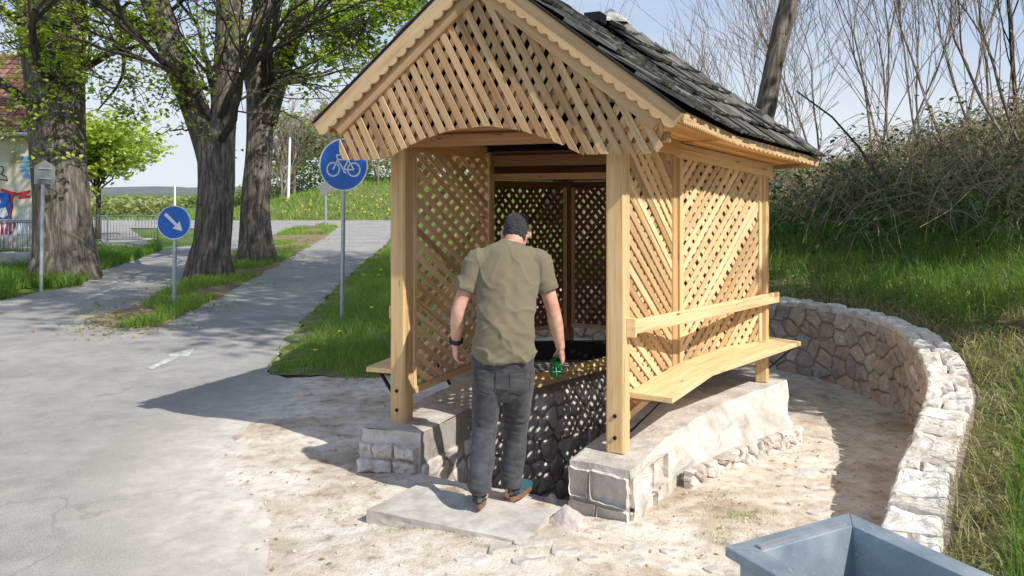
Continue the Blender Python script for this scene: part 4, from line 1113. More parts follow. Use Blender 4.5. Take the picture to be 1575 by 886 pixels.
# ------------------------------------------------------------------ brambles on the bank
g = MB(); gl_ = MB(); rr = random.Random(5); cnt = 0
def leafquad(g, c, r, rnd, tilt=None):
    a = rr.uniform(0, 6.28); n_ = Vector((rr.gauss(0, .7), rr.gauss(0, .7), 1)).normalized() if tilt is None else tilt
    u = n_.orthogonal().normalized(); w = n_.cross(u); d = u*math.cos(a)+w*math.sin(a); s = n_.cross(d)
    g.add([c-d*r, c+s*r*.62+n_*r*.12, c+d*r*1.1, c-s*r*.62+n_*r*.12], [(0, 1, 2), (0, 2, 3)], [(0, 0, 0)]*4, rnd)
while cnt < 3200:
    y = 4.5+16*rr.random()**1.1; x = rr.uniform(0, min(14, y*.8+2))
    if not in_poly(x, y, hb): continue
    d, z = hill(x, y)
    if d < 3.2 or d > 12.5: continue
    if d < 4.6 and rr.random() < .6: continue
    if noise.noise(Vector((x*.5, y*.5, 31))) < -.22: continue
    cnt += 1
    dv = Vector((rr.gauss(0, 1), rr.gauss(-.3, 1), 0)).normalized(); L = rr.uniform(.5, 2.0); hh = rr.uniform(.3, 1.05)*(1 if d < 8.5 else .55); pts = []
    ben = rr.gauss(0, .5)
    for k in range(8):
        t = k/7; q = V2(x, y, z)+dv*L*t+dv.cross(UP)*ben*t*t+UP*(hh*math.sin(math.pi*min(1, t*.9+.02))-.5*t*(dv.y < 0)*.6)+Vector((rr.gauss(0, .03), rr.gauss(0, .03), rr.gauss(0, .03)))
        pts.append(q)
    g.tube(pts, [rr.uniform(.004, .009)*(1-.6*k/7)*(1+y*.02) for k in range(8)], 3, cap=False)
    green = noise.noise(Vector((x*.35, y*.35, 8)))+ (.45 if d < 5.5 else -.05)
    for k in range(int(max(0, 3+16*green))):
        q = rr.choice(pts)+Vector((rr.gauss(0, .12), rr.gauss(0, .12), rr.gauss(-.05, .10))); leafquad(gl_, q, rr.uniform(.025, .05)*(1+y*.02), rr.random()*.9)
tag(g.build('bramble_thicket', M['bramble_stem']), 'tangle of bare brown bramble stems over the bank', 'brambles', kind='stuff')
tag(gl_.build('bramble_leaves', M['bramble_leaf']), 'dark green leaves among the brambles on the bank', 'bramble leaves', kind='stuff')
g = MB(); rr = random.Random(8); k = 0
while k < 5000:
    y = 2.5+12*rr.random(); x = rr.uniform(0, min(13, y*.85+2.2))
    if not in_poly(x, y, hb): continue
    d, z = hill(x, y)
    if d < .1 or d > 9: continue
    k += 1; leafquad(g, Vector((x, y, z+rr.uniform(.01, .10))), rr.uniform(.015, .035), rr.random())
for px_, py_ in ((120, 12.5),):
    for _ in range(900):
        q = rr.choice(island); x = q[0]+rr.gauss(0, .3); y = q[1]+rr.gauss(0, .4); leafquad(g, Vector((x, y, .03)), rr.uniform(.02, .045), rr.random())
for _ in range(260):
    x = rr.uniform(-2.3, 2.8); y = rr.uniform(3.8, 8.2)
    if in_poly(x, y, [(p.x, p.y) for p in obase]) or in_poly(x, y, pts_): continue
    leafquad(g, Vector((x, y, gzf(x, y)+.006)), rr.uniform(.008, .018), rr.random(), Vector((rr.gauss(0, .15), rr.gauss(0, .15), 1)).normalized())
tag(g.build('dead_leaves', M['dry_grass']), 'dry brown dead leaves scattered on the bank and the bare soil', 'dead leaves', kind='stuff')
# ------------------------------------------------------------------ bare trees and shrubs
def grow(g, p, d, L, r, depth, rr, spread=.5, up=.25, nseg=5, sides=5, kids=(2, 3), tips=None, minr=.004, wob=.10, ratio=(.55, .78)):
    pts = [p.copy()]; rad = [r]; q = p.copy(); dd = d.normalized(); r1 = r*.62 if depth > 0 else r*.3
    for k in range(1, nseg+1):
        dd = (dd+Vector((rr.gauss(0, wob), rr.gauss(0, wob), rr.gauss(0, wob)*.6+up*.06))).normalized(); q = q+dd*L/nseg; pts.append(q.copy()); rad.append(max(minr, r+(r1-r)*k/nseg))
    g.tube(pts, rad, sides if r > .03 else (4 if r > .015 else 3), cap=False)
    if tips is not None and depth <= 1: tips += pts[2:]
    if depth == 0: return
    for _ in range(rr.randint(*kids)):
        k = rr.randint(max(1, nseg//3), nseg); az = rr.uniform(0, 6.28)
        o = dd.orthogonal().normalized(); s = o*math.cos(az)+dd.cross(o)*math.sin(az)
        nd_ = (dd+s*spread*rr.uniform(.6, 1.3)+UP*up).normalized()
        grow(g, pts[k], nd_, L*rr.uniform(*ratio), max(minr, rad[k]*rr.uniform(.45, .7)), depth-1, rr, spread, up, max(3, nseg-1), sides, kids, tips, minr, wob, ratio)
    nd_ = (dd+Vector((rr.gauss(0, .15), rr.gauss(0, .15), .1))).normalized()
    grow(g, pts[-1], nd_, L*.72, r1, depth-1, rr, spread, up, max(3, nseg-1), sides, kids, tips, minr, wob, ratio)
def hz(x, y):
    return max(0, hill(x, y)[1]) if in_poly(x, y, hb) else 0
def bare_tree(px, Y, h, r, seed, stems=1, label='', lean=0, name='bare_tree', mt='twig', depth=5, leaves=0, leafmt='pale_leaf', leafr=.05, spread=.42, group=None, z=None, kids=(2, 3)):
    rr = random.Random(seed); x = (px-CX)/F*Y; z0 = hz(x, Y) if z is None else z
    root = empty(name, (x, Y, z0)); g = MB(); tips = []; cr = MB()
    tr = MB()
    for s in range(stems):
        a = rr.uniform(0, 6.28); sp = .0 if stems == 1 else .22
        d = Vector((math.cos(a)*sp+lean, math.sin(a)*sp, 1)).normalized(); p = Vector((math.cos(a)*.08*(stems > 1), math.sin(a)*.08*(stems > 1), -.15))
        pts = [p]; dd = d; rad = [r]; L = h*.42*rr.uniform(.85, 1.1)
        for k in range(1, 7):
            dd = (dd+Vector((rr.gauss(0, .05), rr.gauss(0, .05), .02))).normalized(); pts.append(pts[-1]+dd*L/6); rad.append(r*(1-.35*k/6))
        tr.tube(pts, rad, 6, cap=False, jit=.1)
        for k in (2, 3, 4, 5, 6, 6):
            az = rr.uniform(0, 6.28); s_ = Vector((math.cos(az), math.sin(az), 0))
            nd_ = (dd+s_*spread*rr.uniform(.7, 1.3)+UP*.15).normalized() if k < 6 else (dd+s_*.2).normalized()
            grow(cr, pts[k], nd_, h*rr.uniform(.20, .30), rad[k]*rr.uniform(.35, .5) if k < 6 else rad[k]*.8, depth-2, rr, spread, .22, 5, 5, kids, tips, .0022+.00013*Y)
    o = tr.build('trunk', M[mt]); o.parent = root
    o = cr.build('branches', M[mt]); o.parent = root
    if leaves:
        lf = MB(); rr2 = rr
        for _ in range(leaves):
            q = rr.choice(tips)+Vector((rr.gauss(0, .18), rr.gauss(0, .18), rr.gauss(0, .18))); leafq(lf, q, leafr*rr.uniform(.6, 1.3), rr.random(), rr)
        o = lf.build('foliage', M[leafmt]); o.parent = root
    tag(root, label, 'tree', group)
    return root
def leafq(g, c, r, rnd, rr):
    n_ = Vector((rr.gauss(0, .8), rr.gauss(0, .8), 1)).normalized(); a = rr.uniform(0, 6.28)
    u = n_.orthogonal().normalized(); w = n_.cross(u); d = u*math.cos(a)+w*math.sin(a); s = n_.cross(d)
    g.add([c-d*r, c-d*r*.2+s*r*.8+n_*r*.2, c+d*r*1.1, c-d*r*.2-s*r*.8+n_*r*.2], [(0, 1, 2), (0, 2, 3)], [(0, 0, 0)]*4, rnd)
bt = [(905, 30, 8.0, .06, 3, 'bare grey tree showing just above the roof ridge of the gazebo'),
      (1005, 32, 6.5, .05, 3, 'bare pale shrub peeping over the roof right of the ridge cap'),
      (1085, 24, 6.2, .05, 4, 'bare many-stemmed tree against the sky, left of the leaning dark trunk'),
      (1140, 21, 6.2, .05, 3, 'bare twiggy tree crossing behind the leaning dark trunk'),
      (1240, 18, 5.5, .035, 2, 'thin bare tree just right of the leaning dark trunk'),
      (1268, 19, 7.0, .05, 2, 'upright bare sapling second to the right of the leaning trunk'),
      (1345, 20, 7.5, .06, 2, 'bare tree with reddish stems above the middle of the bank'),
      (1372, 18, 6.4, .05, 3, 'bushy bare tree with forked stems beside the reddish stems'),
      (1425, 20, 7.0, .05, 2, 'slender bare tree with upswept twigs over the bank'),
      (1470, 16, 7.2, .06, 2, 'bare tree with a deep fork above the bramble bank'),
      (1508, 17, 6.0, .05, 2, 'bare tree with crossing stems near the right side of the bank')]
for i, (px, Y, h, r, st, lb) in enumerate(bt): bare_tree(px, Y, h*1.15, r*.6, 40+i, min(st, 3), lb, depth=5, kids=(1, 2), spread=.36)
bare_tree(1566, 15, 7.5, .05, 70, 1, 'darker bare tree with spreading branches at the far right edge', lean=-.08, mt='dark_bark', leaves=160, leafmt='lime_leaf', leafr=.03, kids=(1, 2))
bare_tree(1600, 12.5, 5.5, .035, 71, 2, 'low leaning bare tree arching in from the right edge', lean=-.5, mt='twig', leaves=80, leafmt='lime_leaf', leafr=.03, kids=(1, 2))
# the leaning dark trunk behind the gazebo roof
root = empty('leaning_tree', (3.05, 11.5, 1.0)); rr = random.Random(9); tr = MB(); cr = MB()
pts = [P(1140, 330, 11.5), P(1158, 240, 11.5), P(1178, 165, 11.6), P(1190, 100, 11.7), P(1204, 40, 11.8), P(1222, -30, 11.9), P(1245, -130, 12), P(1262, -260, 12.1), P(1270, -420, 12.0)]
pts[0].z = hz(pts[0].x, pts[0].y)-.2
rt = Vector(root.location); pts = [p-rt for p in pts]
tr.tube(pts, [.19, .165, .15, .14, .135, .13, .115, .10, .07], 12, jit=.22, js=8)
for k, (dx, dy, dz, L) in enumerate([(-.9, .1, .5, 3), (.8, .2, .6, 3), (.3, -1, .6, 3), (-.4, .9, .7, 3), (.9, -.4, .4, 2.6), (-.8, -.7, .5, 3)]):
    grow(cr, pts[5+k % 4], Vector((dx, dy, dz)), L, .055, 4, rr, .5, .15, 6, 5, (3, 4), None, .006)
grow(cr, pts[-1], Vector((0, 0, 1)), 2.5, .06, 4, rr, .5, .15, 6, 5, (3, 4), None, .006)
for k, (dx, dy, dz, L, z_) in enumerate([(-1, .1, .9, 2.6, 6), (-1, .45, .8, 2.6, 7), (-.9, .8, .8, 2.6, 7), (-1, -.1, 1.1, 2.6, 7)]):
    grow(cr, pts[z_], Vector((dx, dy, dz)), L, .085, 4, rr, .55, .05, 7, 6, (3, 4), None, .012, .12)
grow(cr, pts[3], Vector((.3, .2, .5)), .8, .02, 2, rr, .5, .15)
# thin fallen stem
o = tr.build('trunk', M['bark'], smooth=True); o.parent = root; o = cr.build('branches', M['twig']); o.parent = root
tag(root, 'thick dark leaning trunk rising from behind the right side of the gazebo roof', 'tree')
# fallen branch over the bank
root = empty('fallen_branch', tuple(P(1320, 260, 12))); rt = Vector(root.location); g = MB()
g.tube([P(1225, 140, 13)-rt, P(1280, 180, 12.6)-rt, P(1320, 225, 12)-rt, P(1350, 270, 11)-rt, P(1372, 300, 10)-rt], [.012, .016, .02, .025, .03], 5); o = g.build('stem', M['dark_bark']); o.parent = root
tag(root, 'thin dark dead branch leaning diagonally down over the brambles', 'branch')
# ------------------------------------------------------------------ the three big lindens on the left
def big_tree(name, label, stems, base, clusters, seed, leaves, lr=.052, mt='leaf'):
    """stems: list of (points px, py, Y ; radii px). clusters: (px, py, Y, sx, sy, sd, n) of foliage carried on drooping twigs"""
    rr = random.Random(seed); root = empty(name, base); rt = Vector(base); tr = MB(); br = MB(); lf = MB(); anchors = []
    for i, (pts, rads) in enumerate(stems):
        P3 = [P(*p) for p in pts]; rd = [r*p[2]/F for r, p in zip(rads, pts)]
        if i == 0 and P3[0].z < .5: P3[0].z = -.1
        # subdivide
        Q = []; RD = []
        for a, b, ra, rb in zip(P3, P3[1:], rd, rd[1:]):
            k = max(2, int((b-a).length/.25))
            for j in range(k): Q.append(a.lerp(b, j/k)); RD.append(ra+(rb-ra)*j/k)
        Q.append(P3[-1]); RD.append(rd[-1])
        for _ in range(3):
            Q = [Q[0]]+[(Q[j-1]+Q[j]*2+Q[j+1])/4 for j in range(1, len(Q)-1)]+[Q[-1]]
            RD = [RD[0]]+[(RD[j-1]+RD[j]*2+RD[j+1])/4 for j in range(1, len(RD)-1)]+[RD[-1]]
        big = RD[0] > .12
        (tr if big else br).tube([q-rt for q in Q], RD, 28 if big else 6, jit=.17 if big else .05, js=2.2)
        anchors += [(q-rt, r) for q, r in zip(Q, RD) if q.z > 3.0]
    # root flare
    b0 = P(*stems[0][0][0]); r0 = stems[0][1][0]*stems[0][0][0][2]/F
    for k in range(7):
        t = k*6.28/7+rr.uniform(-.3, .3); d = Vector((math.cos(t), math.sin(t), 0)); c = V2(b0.x, b0.y, 0)
        tr.tube([c+d*r0*.50+UP*.75-rt, c+d*r0*.72+UP*.30-rt, c+d*r0*.90+UP*.08-rt, c+d*r0*1.12-UP*.12-rt], [r0*.26, r0*.32, r0*.26, r0*.12], 10, jit=.2)
    # limbs above the picture carrying the crown
    tops = [P(*s[0][-1])-rt for s in stems if s[1][-1]*s[0][-1][2]/F > .12]
    for t in tops:
        for k in range(5):
            az = rr.uniform(0, 6.28); grow(br, t-UP*rr.uniform(0, .8), Vector((math.cos(az), math.sin(az), rr.uniform(.3, 1.1))), 3.0, .10, 3, rr, .6, .08, 6, 5, (2, 3), None, .012, .12)
    for (px, py, Y, sx, sy, sd, n_, tw) in clusters:
        c = (P(px, py, Y) if Y < 100 else Vector((px, Y-100, py)))-rt; tips = []; n_ = int(n_*(.95 if Y < 100 else 2.2))
        for k in range(tw):
            tgt = c+Vector((rr.gauss(0, sx), rr.gauss(0, sd), rr.gauss(0, sy)))
            a, ra = min(anchors, key=lambda q: (q[0]-tgt).length+(2.5 if q[0].z < tgt.z else 0)+rr.uniform(0, 1.2))
            mid = a.lerp(tgt, .5)+UP*(.18*(tgt-a).length)+Vector((rr.gauss(0, .15), rr.gauss(0, .15), 0)); pts = []
            for j in range(9):
                s = j/8; pts.append(a*(1-s)**2+mid*2*s*(1-s)+tgt*s*s+Vector((rr.gauss(0, .04), rr.gauss(0, .04), rr.gauss(0, .04)))*min(1, s*3))
            br.tube(pts, [max(.006, min(ra*.5, .034)*(1-.85*j/8)) for j in range(9)], 4, cap=False)
            for j in range(3):
                q = pts[4+j]; dv = Vector((rr.gauss(0, 1), rr.gauss(0, 1), rr.gauss(-.2, .6))).normalized(); e = q+dv*rr.uniform(.4, 1.0)
                br.tube([q, q.lerp(e, .5)+UP*.05, e-UP*.08], [.010, .008, .006], 3, cap=False); tips += [q.lerp(e, s) for s in (.4, .6, .8, 1.)]
            tips += pts[4:]
        for k in range(n_):
            q = rr.choice(tips)+Vector((rr.gauss(0, .14), rr.gauss(0, .14), rr.gauss(0, .12)))
            tone = rr.random()*.75
            for _ in range(4): leafq(lf, q+Vector((rr.gauss(0, .07), rr.gauss(0, .07), rr.gauss(0, .05))), lr*rr.uniform(.6, 1.2), min(1, tone+rr.random()*.25), rr)
    o = tr.build('trunk', M['bark'], smooth=True); o.parent = root
    o = br.build('branches', M['dark_bark']); o.parent = root
    o = lf.build('crown', M[mt]); o.parent = root
    tag(root, label, 'tree'); return root
Y1, Y2, Y3 = 17.5, 18.0, 22.0
big_tree('linden_tree', 'thickest old linden at the left with double trunk, between building and cycle path',
    [([(103, 438, Y1), (100, 390, Y1), (94, 300, Y1), (90, 240, Y1), (87, 180, Y1), (84, 130, Y1)], [50, 42, 38, 37, 38, 38]),
     ([(90, 240, Y1), (78, 150, Y1), (60, 80, Y1), (48, 0, Y1), (40, -120, Y1), (20, -320, Y1)], [36, 32, 26, 24, 22, 16]),
     ([(92, 240, Y1), (95, 150, Y1), (100, 80, Y1), (103, 0, Y1), (112, -120, Y1), (140, -320, Y1)], [36, 32, 28, 27, 24, 16]),
     ([(62, 60, Y1), (30, 30, Y1-.3), (0, 15, Y1-.6), (-40, -10, Y1-1)], [8, 6, 5, 4])],
    (P(103, 438, Y1).x, Y1, 0),
    [(20, 110, Y1-1.2, .5, .9, .5, 210, 10), (10, 30, Y1-1, .6, .5, .5, 150, 8), (75, 60, Y1-1.2, .5, .6, .4, 70, 5), (110, 110, Y1-1.1, .3, .6, .3, 130, 7), (50, 175, Y1-1.0, .5, .25, .3, 60, 5),
     (30, -160, Y1, 2.5, 1.5, 2.0, 350, 18), (160, 60, Y1-.4, .5, .7, .5, 110, 8),
     (-6.0, 8.0, 112.5, 1.3, .6, 1.2, 110, 12), (-8.0, 8.0, 113.5, 1.2, .6, 1.2, 90, 10)], 1, 0)
big_tree('linden_tree', 'old linden forking low into a left-leaning and an upright stem, behind the small arrow sign',
    [([(322, 446, Y2), (324, 410, Y2), (330, 340, Y2), (334, 280, Y2), (332, 230, Y2), (334, 190, Y2)], [33, 28, 26, 26, 28, 26]),
     ([(330, 260, Y2), (316, 205, Y2), (298, 160, Y2), (272, 95, Y2), (250, 40, Y2), (236, 0, Y2), (205, -100, Y2), (170, -300, Y2)], [20, 20, 20, 20, 20, 19, 17, 12]),
     ([(336, 250, Y2), (343, 200, Y2), (346, 140, Y2), (350, 60, Y2), (352, 0, Y2), (356, -120, Y2), (350, -320, Y2)], [21, 20, 19, 18, 18, 16, 12]),
     ([(246, 60, Y2), (215, 35, Y2-.3), (180, 12, Y2-.5), (145, -5, Y2-.7), (80, -60, Y2-1)], [9, 8, 7, 6, 4]),
     ([(172, 8, Y2-.6), (190, 75, Y2-.6), (197, 122, Y2-.6), (165, 150, Y2-.7), (150, 170, Y2-.7)], [4, 3.5, 3, 2, 1.2]),
     ([(350, 55, Y2), (380, 40, Y2+.3), (415, 15, Y2+.5), (440, -30, Y2+.7)], [9, 8, 7, 6])],
    (P(322, 446, Y2).x, Y2, 0),
    [(190, 90, Y2-.8, .7, .8, .5, 300, 16), (165, 30, Y2-.8, .7, .4, .5, 150, 9), (285, 45, Y2-.8, .4, .6, .4, 120, 8), (275, 130, Y2-.9, .3, .4, .3, 90, 7), (255, 155, Y2-.8, .4, .25, .3, 60, 5), (225, 130, Y2-.8, .5, .3, .4, 80, 6),
     (300, 20, Y2, .8, .5, .8, 60, 6), (250, -180, Y2, 2.8, 1.4, 2, 350, 18), (-3.5, 8.0, 113.0, 1.4, .6, 1.2, 100, 10)], 2, 0)
big_tree('linden_tree', 'farther old linden with three upright limbs, right of the forked linden',
    [([(396, 396, Y3), (396, 370, Y3), (394, 320, Y3), (398, 250, Y3), (401, 190, Y3), (402, 140, Y3)], [29, 23, 21, 19, 20, 21]),
     ([(398, 200, Y3), (396, 140, Y3), (402, 80, Y3), (404, 0, Y3), (400, -120, Y3), (380, -300, Y3)], [17, 16, 15, 14, 12, 8]),
     ([(406, 190, Y3), (418, 140, Y3), (436, 95, Y3), (450, 50, Y3), (460, 0, Y3), (480, -100, Y3), (520, -280, Y3)], [18, 17, 15, 14, 13, 11, 8]),
     ([(390, 150, Y3), (380, 110, Y3), (372, 60, Y3+.4), (368, 10, Y3+.6), (350, -60, Y3+1)], [9, 8, 7, 6, 4]),
     ([(452, 45, Y3), (500, 30, Y3-.4), (560, 20, Y3-.8), (620, -10, Y3-1.2)], [5, 4, 3, 2.5]),
     ([(470, -50, Y3), (520, -40, Y3-.4), (590, -50, Y3-.8), (660, -80, Y3-1.2)], [6, 5, 4, 2.5])],
    (P(396, 396, Y3).x, Y3, 0),
    [(540, 40, Y3-1, 1.2, .6, .7, 520, 22), (600, 15, Y3-1, .9, .5, .7, 380, 14), (500, 100, Y3-1, .6, .6, .6, 220, 12), (545, 110, Y3-1, .6, .5, .6, 200, 11), (490, 165, Y3-.8, .35, .3, .3, 70, 6), (460, 55, Y3-.8, .6, .7, .5, 160, 9), (440, 20, Y3-.8, .8, .4, .5, 110, 7),
     (640, 10, Y3-1.2, .4, .4, .5, 120, 6), (520, -150, Y3, 2.6, 1.3, 2, 350, 16), (390, 30, Y3-.7, .6, .5, .4, 60, 5)], 3, 0, lr=.062)
# spring-green maple in the distance
def leafy_tree(name, label, px, Y, h, cw, ch, cz, n_, lr, mt, seed, tr_r=.12, z=0.0, tm='dark_bark'):
    rr = random.Random(seed); x = (px-CX)/F*Y; root = empty(name, (x, Y, z)); tr = MB(); br = MB(); lf = MB(); tips = []
    tr.tube([Vector((0, 0, -.2)), Vector((.05, 0, h*.3)), Vector((.0, 0, h*.55)), Vector((.1, 0, h*.8))], [tr_r, tr_r*.8, tr_r*.6, tr_r*.3], 8, jit=.1)
    for k in range(34):
        t = rr.uniform(.22, .8); a = rr.uniform(0, 6.28); el = rr.uniform(-.15, .9)
        d = Vector((math.cos(a)*math.cos(el), math.sin(a)*math.cos(el), math.sin(el))); s0 = Vector((0, 0, h*t))
        e = Vector((0, 0, cz))+Vector((d.x*cw, d.y*cw, d.z*ch))*rr.uniform(.75, 1.05); pts = [s0.lerp(e, j/6)+Vector((rr.gauss(0, .08), rr.gauss(0, .08), rr.gauss(0, .08)+.12*math.sin(j/6*3.14))) for j in range(7)]
        br.tube(pts, [tr_r*.35*(1-.85*j/6)+.006 for j in range(7)], 4, cap=False)
        for j in range(2, 7):
            for _ in range(3):
                q = pts[j]+Vector((rr.gauss(0, .3), rr.gauss(0, .3), rr.gauss(0, .22)))*cw/2.5; br.tube([pts[j], q], [.012, .006], 3, cap=False); tips.append(q)
    for _ in range(n_):
        q = rr.choice(tips)+Vector((rr.gauss(0, .16), rr.gauss(0, .16), rr.gauss(0, .10)))*cw/2.5; tone = rr.random()*.7
        for _ in range(3): leafq(lf, q+Vector((rr.gauss(0, .1), rr.gauss(0, .1), rr.gauss(0, .05))), lr*rr.uniform(.6, 1.2), min(1, tone+.3*rr.random()), rr)
    for g_, nm, m_ in ((tr, 'trunk', tm), (br, 'branches', tm), (lf, 'crown', mt)): o = g_.build(nm, M[m_]); o.parent = root
    tag(root, label, 'tree'); return root
leafy_tree('young_maple', 'young tree with fresh yellow-green leaves between the thick linden and the forked one', 150, 34, 6.0, 2.6, 2.1, 3.7, 3400, .10, 'lime_leaf', 4)
for i, (px, Y, h, cw, ch, cz, n_, lr, mt, lb) in enumerate([
    (452, 74, 10, 3.2, 4.6, 4.4, 1500, .16, 'pale_leaf', 'grey-green tree just right of the farther linden, by the white pole'),
    (505, 78, 11, 4.2, 5.6, 4.8, 2400, .17, 'pale_leaf', 'tall pale green tree behind the round bicycle sign'),
    (560, 76, 10.5, 4.0, 5.2, 4.4, 2200, .17, 'pale_leaf', 'pale green tree between the bicycle sign and the gazebo post'),
    (610, 72, 9.5, 3.6, 4.6, 4.0, 1900, .16, 'leaf', 'greener tree partly behind the left front post of the gazebo'),
    (668, 70, 9, 3.6, 4.2, 3.8, 1700, .16, 'leaf', 'green tree seen through the left lattice of the gazebo')]):
    x = (px-CX)/F*Y
    leafy_tree('distant_tree', lb, px, Y, h, cw, ch, cz, n_, lr, mt, 20+i, .16, bank2(x, Y)-.1, 'twig')
for i, (px, Y, h, lb) in enumerate([(432, 70, 9.5, 'bare grey tree close to the right side of the farther linden trunk'), (528, 69, 8, 'bare tree with many stems below the bicycle sign'), (583, 68, 8, 'bare many-stemmed shrub tree left of the gazebo corner')]):
    x = (px-CX)/F*Y; bare_tree(px, Y, h, .10, 90+i, 3, lb, depth=5, z=bank2(x, Y)-.1, name='distant_bare_tree', kids=(2, 3))
# low hedges along the fields, far off
def mass(name, x0, x1, Y, h, mt, label, n_, lr, seed):
    rr = random.Random(seed); lf = MB()
    for _ in range(n_):
        x = rr.uniform(x0, x1); y = Y+rr.uniform(-2, 2); top = h*(.55+.6*(noise.noise(Vector((x*.25, seed, 0)))*.5+.5)); z = top*rr.random()**.6
        leafq(lf, Vector((x, y, z)), lr*rr.uniform(.6, 1.2), rr.random(), rr)
    tag(lf.build(name, M[mt]), label, 'hedgerow', kind='stuff')
mass('hedgerow', -90, -25, 120, 1.9, 'pale_leaf', 'brownish hedgerow at the edge of the far field', 5000, .35, 1)
mass('hedgerow', -45, -26, 62, 1.7, 'pale_leaf', 'olive green bushes beyond the barrier', 2600, .22, 2)
g = MB(); rr = random.Random(77)
for _ in range(26000):
    x = rr.uniform(-30, 2); y = 84+rr.uniform(-3, 3); top = (5.2+3.2*noise.noise(Vector((x*.22, 5, 0)))+1.2*noise.noise(Vector((x*.9, 5, 0))))*min(1, (x+31)/5); z = bank2(x, y)-.3+top*rr.random()**.75
    if noise.noise(Vector((x*.8, y*.5, z*.8))) < -.18: continue
    leafq(g, Vector((x, y, z)), .17*rr.uniform(.5, 1.2), .5*rr.random()+.5*(noise.noise(Vector((x*.5, 2, z*.5)))*.5+.5), rr)
tag(g.build('woodland', M['pale_leaf']), 'hazy grey-green woodland edge on top of the bank across the road', 'woodland', kind='stuff')
# ------------------------------------------------------------------ off to the right: shrubs that shade the bank and the wall
leafy_tree('shade_tree', 'leafy young tree standing on the bank beyond the right edge', 2250, 5.2, 5.2, 1.7, 1.3, 3.9, 1900, .075, 'leaf', 51, .09, hz((2250-CX)/F*5.2, 5.2)-.05)
leafy_tree('shade_tree', 'broad leafy tree high on the bank beyond the right edge', 2120, 8.3, 6.0, 2.4, 1.7, 4.0, 2600, .085, 'leaf', 52, .12, hz((2120-CX)/F*8.3, 8.3)-.05)
0 and leafy_tree('shade_tree', 'dense leafy tree far up the bank beyond the right edge', 1960, 12.0, 6.5, 2.6, 1.9, 4.0, 2600, .09, 'leaf', 53, .12, hz((1960-CX)/F*12, 12)-.05)

leafy_tree('tall_tree', 'tall tree in young leaf on the bank just beyond the right edge', 2201, 5.2, 17, 4.6, 3.2, 13.2, 3600, .10, 'leaf', 61, .16, hz((2201-CX)/F*5.2, 5.2)-.05, 'dark_bark')
leafy_tree('tall_tree', 'second tall tree in young leaf farther along the bank beyond the right edge', 1883, 9.5, 16, 5.0, 3.2, 12.8, 3400, .10, 'leaf', 62, .16, hz((1883-CX)/F*9.5, 9.5)-.05, 'dark_bark')
# ------------------------------------------------------------------ traffic signs
def sign(name, label, foot, top_z, disc_z, r, face, yaw, pole_r=.03, icon=None, lean=0, shape='disc', sx=1.0):
    root = empty(name, tuple(foot), yaw); root.rotation_euler = (0, lean, yaw)
    g = MB(); g.tube([Vector((0, 0, -.1)), Vector((0, 0, top_z))], pole_r, 14); g.tube([Vector((0, 0, top_z)), Vector((0, 0, top_z+.012))], [pole_r*1.08, pole_r*.7], 14)
    o = g.build('pole', M['galv'], smooth=False); o.parent = root
    k = 48; c = Vector((0, -pole_r-.02, disc_z))
    def circ(r_, y): return [c+Vector((r_*sx*math.cos(2*math.pi*i/k), y, r_*math.sin(2*math.pi*i/k))) for i in range(k)]
    if shape == 'disc':
        g = MB(); g.prism(circ(r, 0), Vector((0, .004, 0))); ring = circ(r, -.006)+circ(r, .012)
        g.add(ring, [(i, (i+1) % k, k+(i+1) % k, k+i) for i in range(k)]); o = g.build('sign_plate', M['sign_back'] if face == 'back' else M['white_paint']); o.parent = root
        if face != 'back':
            g = MB(); g.prism(circ(r*.945, -.0035), Vector((0, .003, 0))); o = g.build('blue_face', M['sign_blue']); o.parent = root
    else:
        g = MB(); g.prism([c+Vector((x*r, 0, z*r)) for x, z in shape], Vector((0, .004, 0))); o = g.build('sign_plate', M['sign_back']); o.parent = root
        for dz in (-.5, .4):
            g = MB(); g.box(c+Vector((0, -.012, dz*r)), (1, 0, 0), (0, 1, 0), UP, 1.1*r, .02, .03); o = g.build('mounting_rail', M['galv']); o.parent = root
    for dz in (-.45, .45):
        g = MB(); g.box(Vector((0, -.004, disc_z+dz*r)), (1, 0, 0), (0, 1, 0), UP, pole_r*2.6, pole_r*2.4, .03); o = g.build('clamp', M['galv']); o.parent = root
    if icon:
        g = MB()
        for q in icon:
            g.prism([c+Vector((p[0]*sx, -.0065, p[1])) for p in q], Vector((0, .0028, 0)))
        o = g.build('symbol', M['white_paint']); o.parent = root
    tag(root, label, 'road sign'); return root
# bicycle symbol
def ic_bike(r):
    q = []
    for i, l in enumerate(bike_lines(r*1.62)):
        q += ribbon([(x, y-.02*r) for x, y in l], .06*r if i < 2 else .055*r)
    return q
Yb = 11.6; ft = P(526, 473, Yb); ft.z = -.0
zc = P(530, 253.5, Yb).z; rb = 40.5*Yb/F
o = sign('cycle_path_sign', 'round blue sign with a white bicycle on a tall grey pole left of the gazebo', (P(526, 473, Yb).x, Yb, 0), zc+rb*.7, zc, rb, 'blue', .12, .030, ic_bike(rb), lean=.012, sx=.91)
Ya = 13.1; za = P(271, 342, Ya).z; ra = 26*Ya/F
a = ra
def rot(pts, t): return [(x*math.cos(t)-y*math.sin(t), x*math.sin(t)+y*math.cos(t)) for x, y in pts]
arr = rot([(-.72*a, .10*a), (.20*a, .085*a), (.20*a, .30*a), (.72*a, 0), (.20*a, -.30*a), (.20*a, -.085*a), (-.72*a, -.10*a)], R(-44))
sign('keep_right_sign', 'small round blue sign with a white arrow pointing down right on a short pole', (P(268, 473, Ya).x, Ya, 0), za-ra*.1, za, ra, 'blue', .0, .032, [arr], lean=.012)
Yl = 15.6; zl = P(75, 266, Yl).z
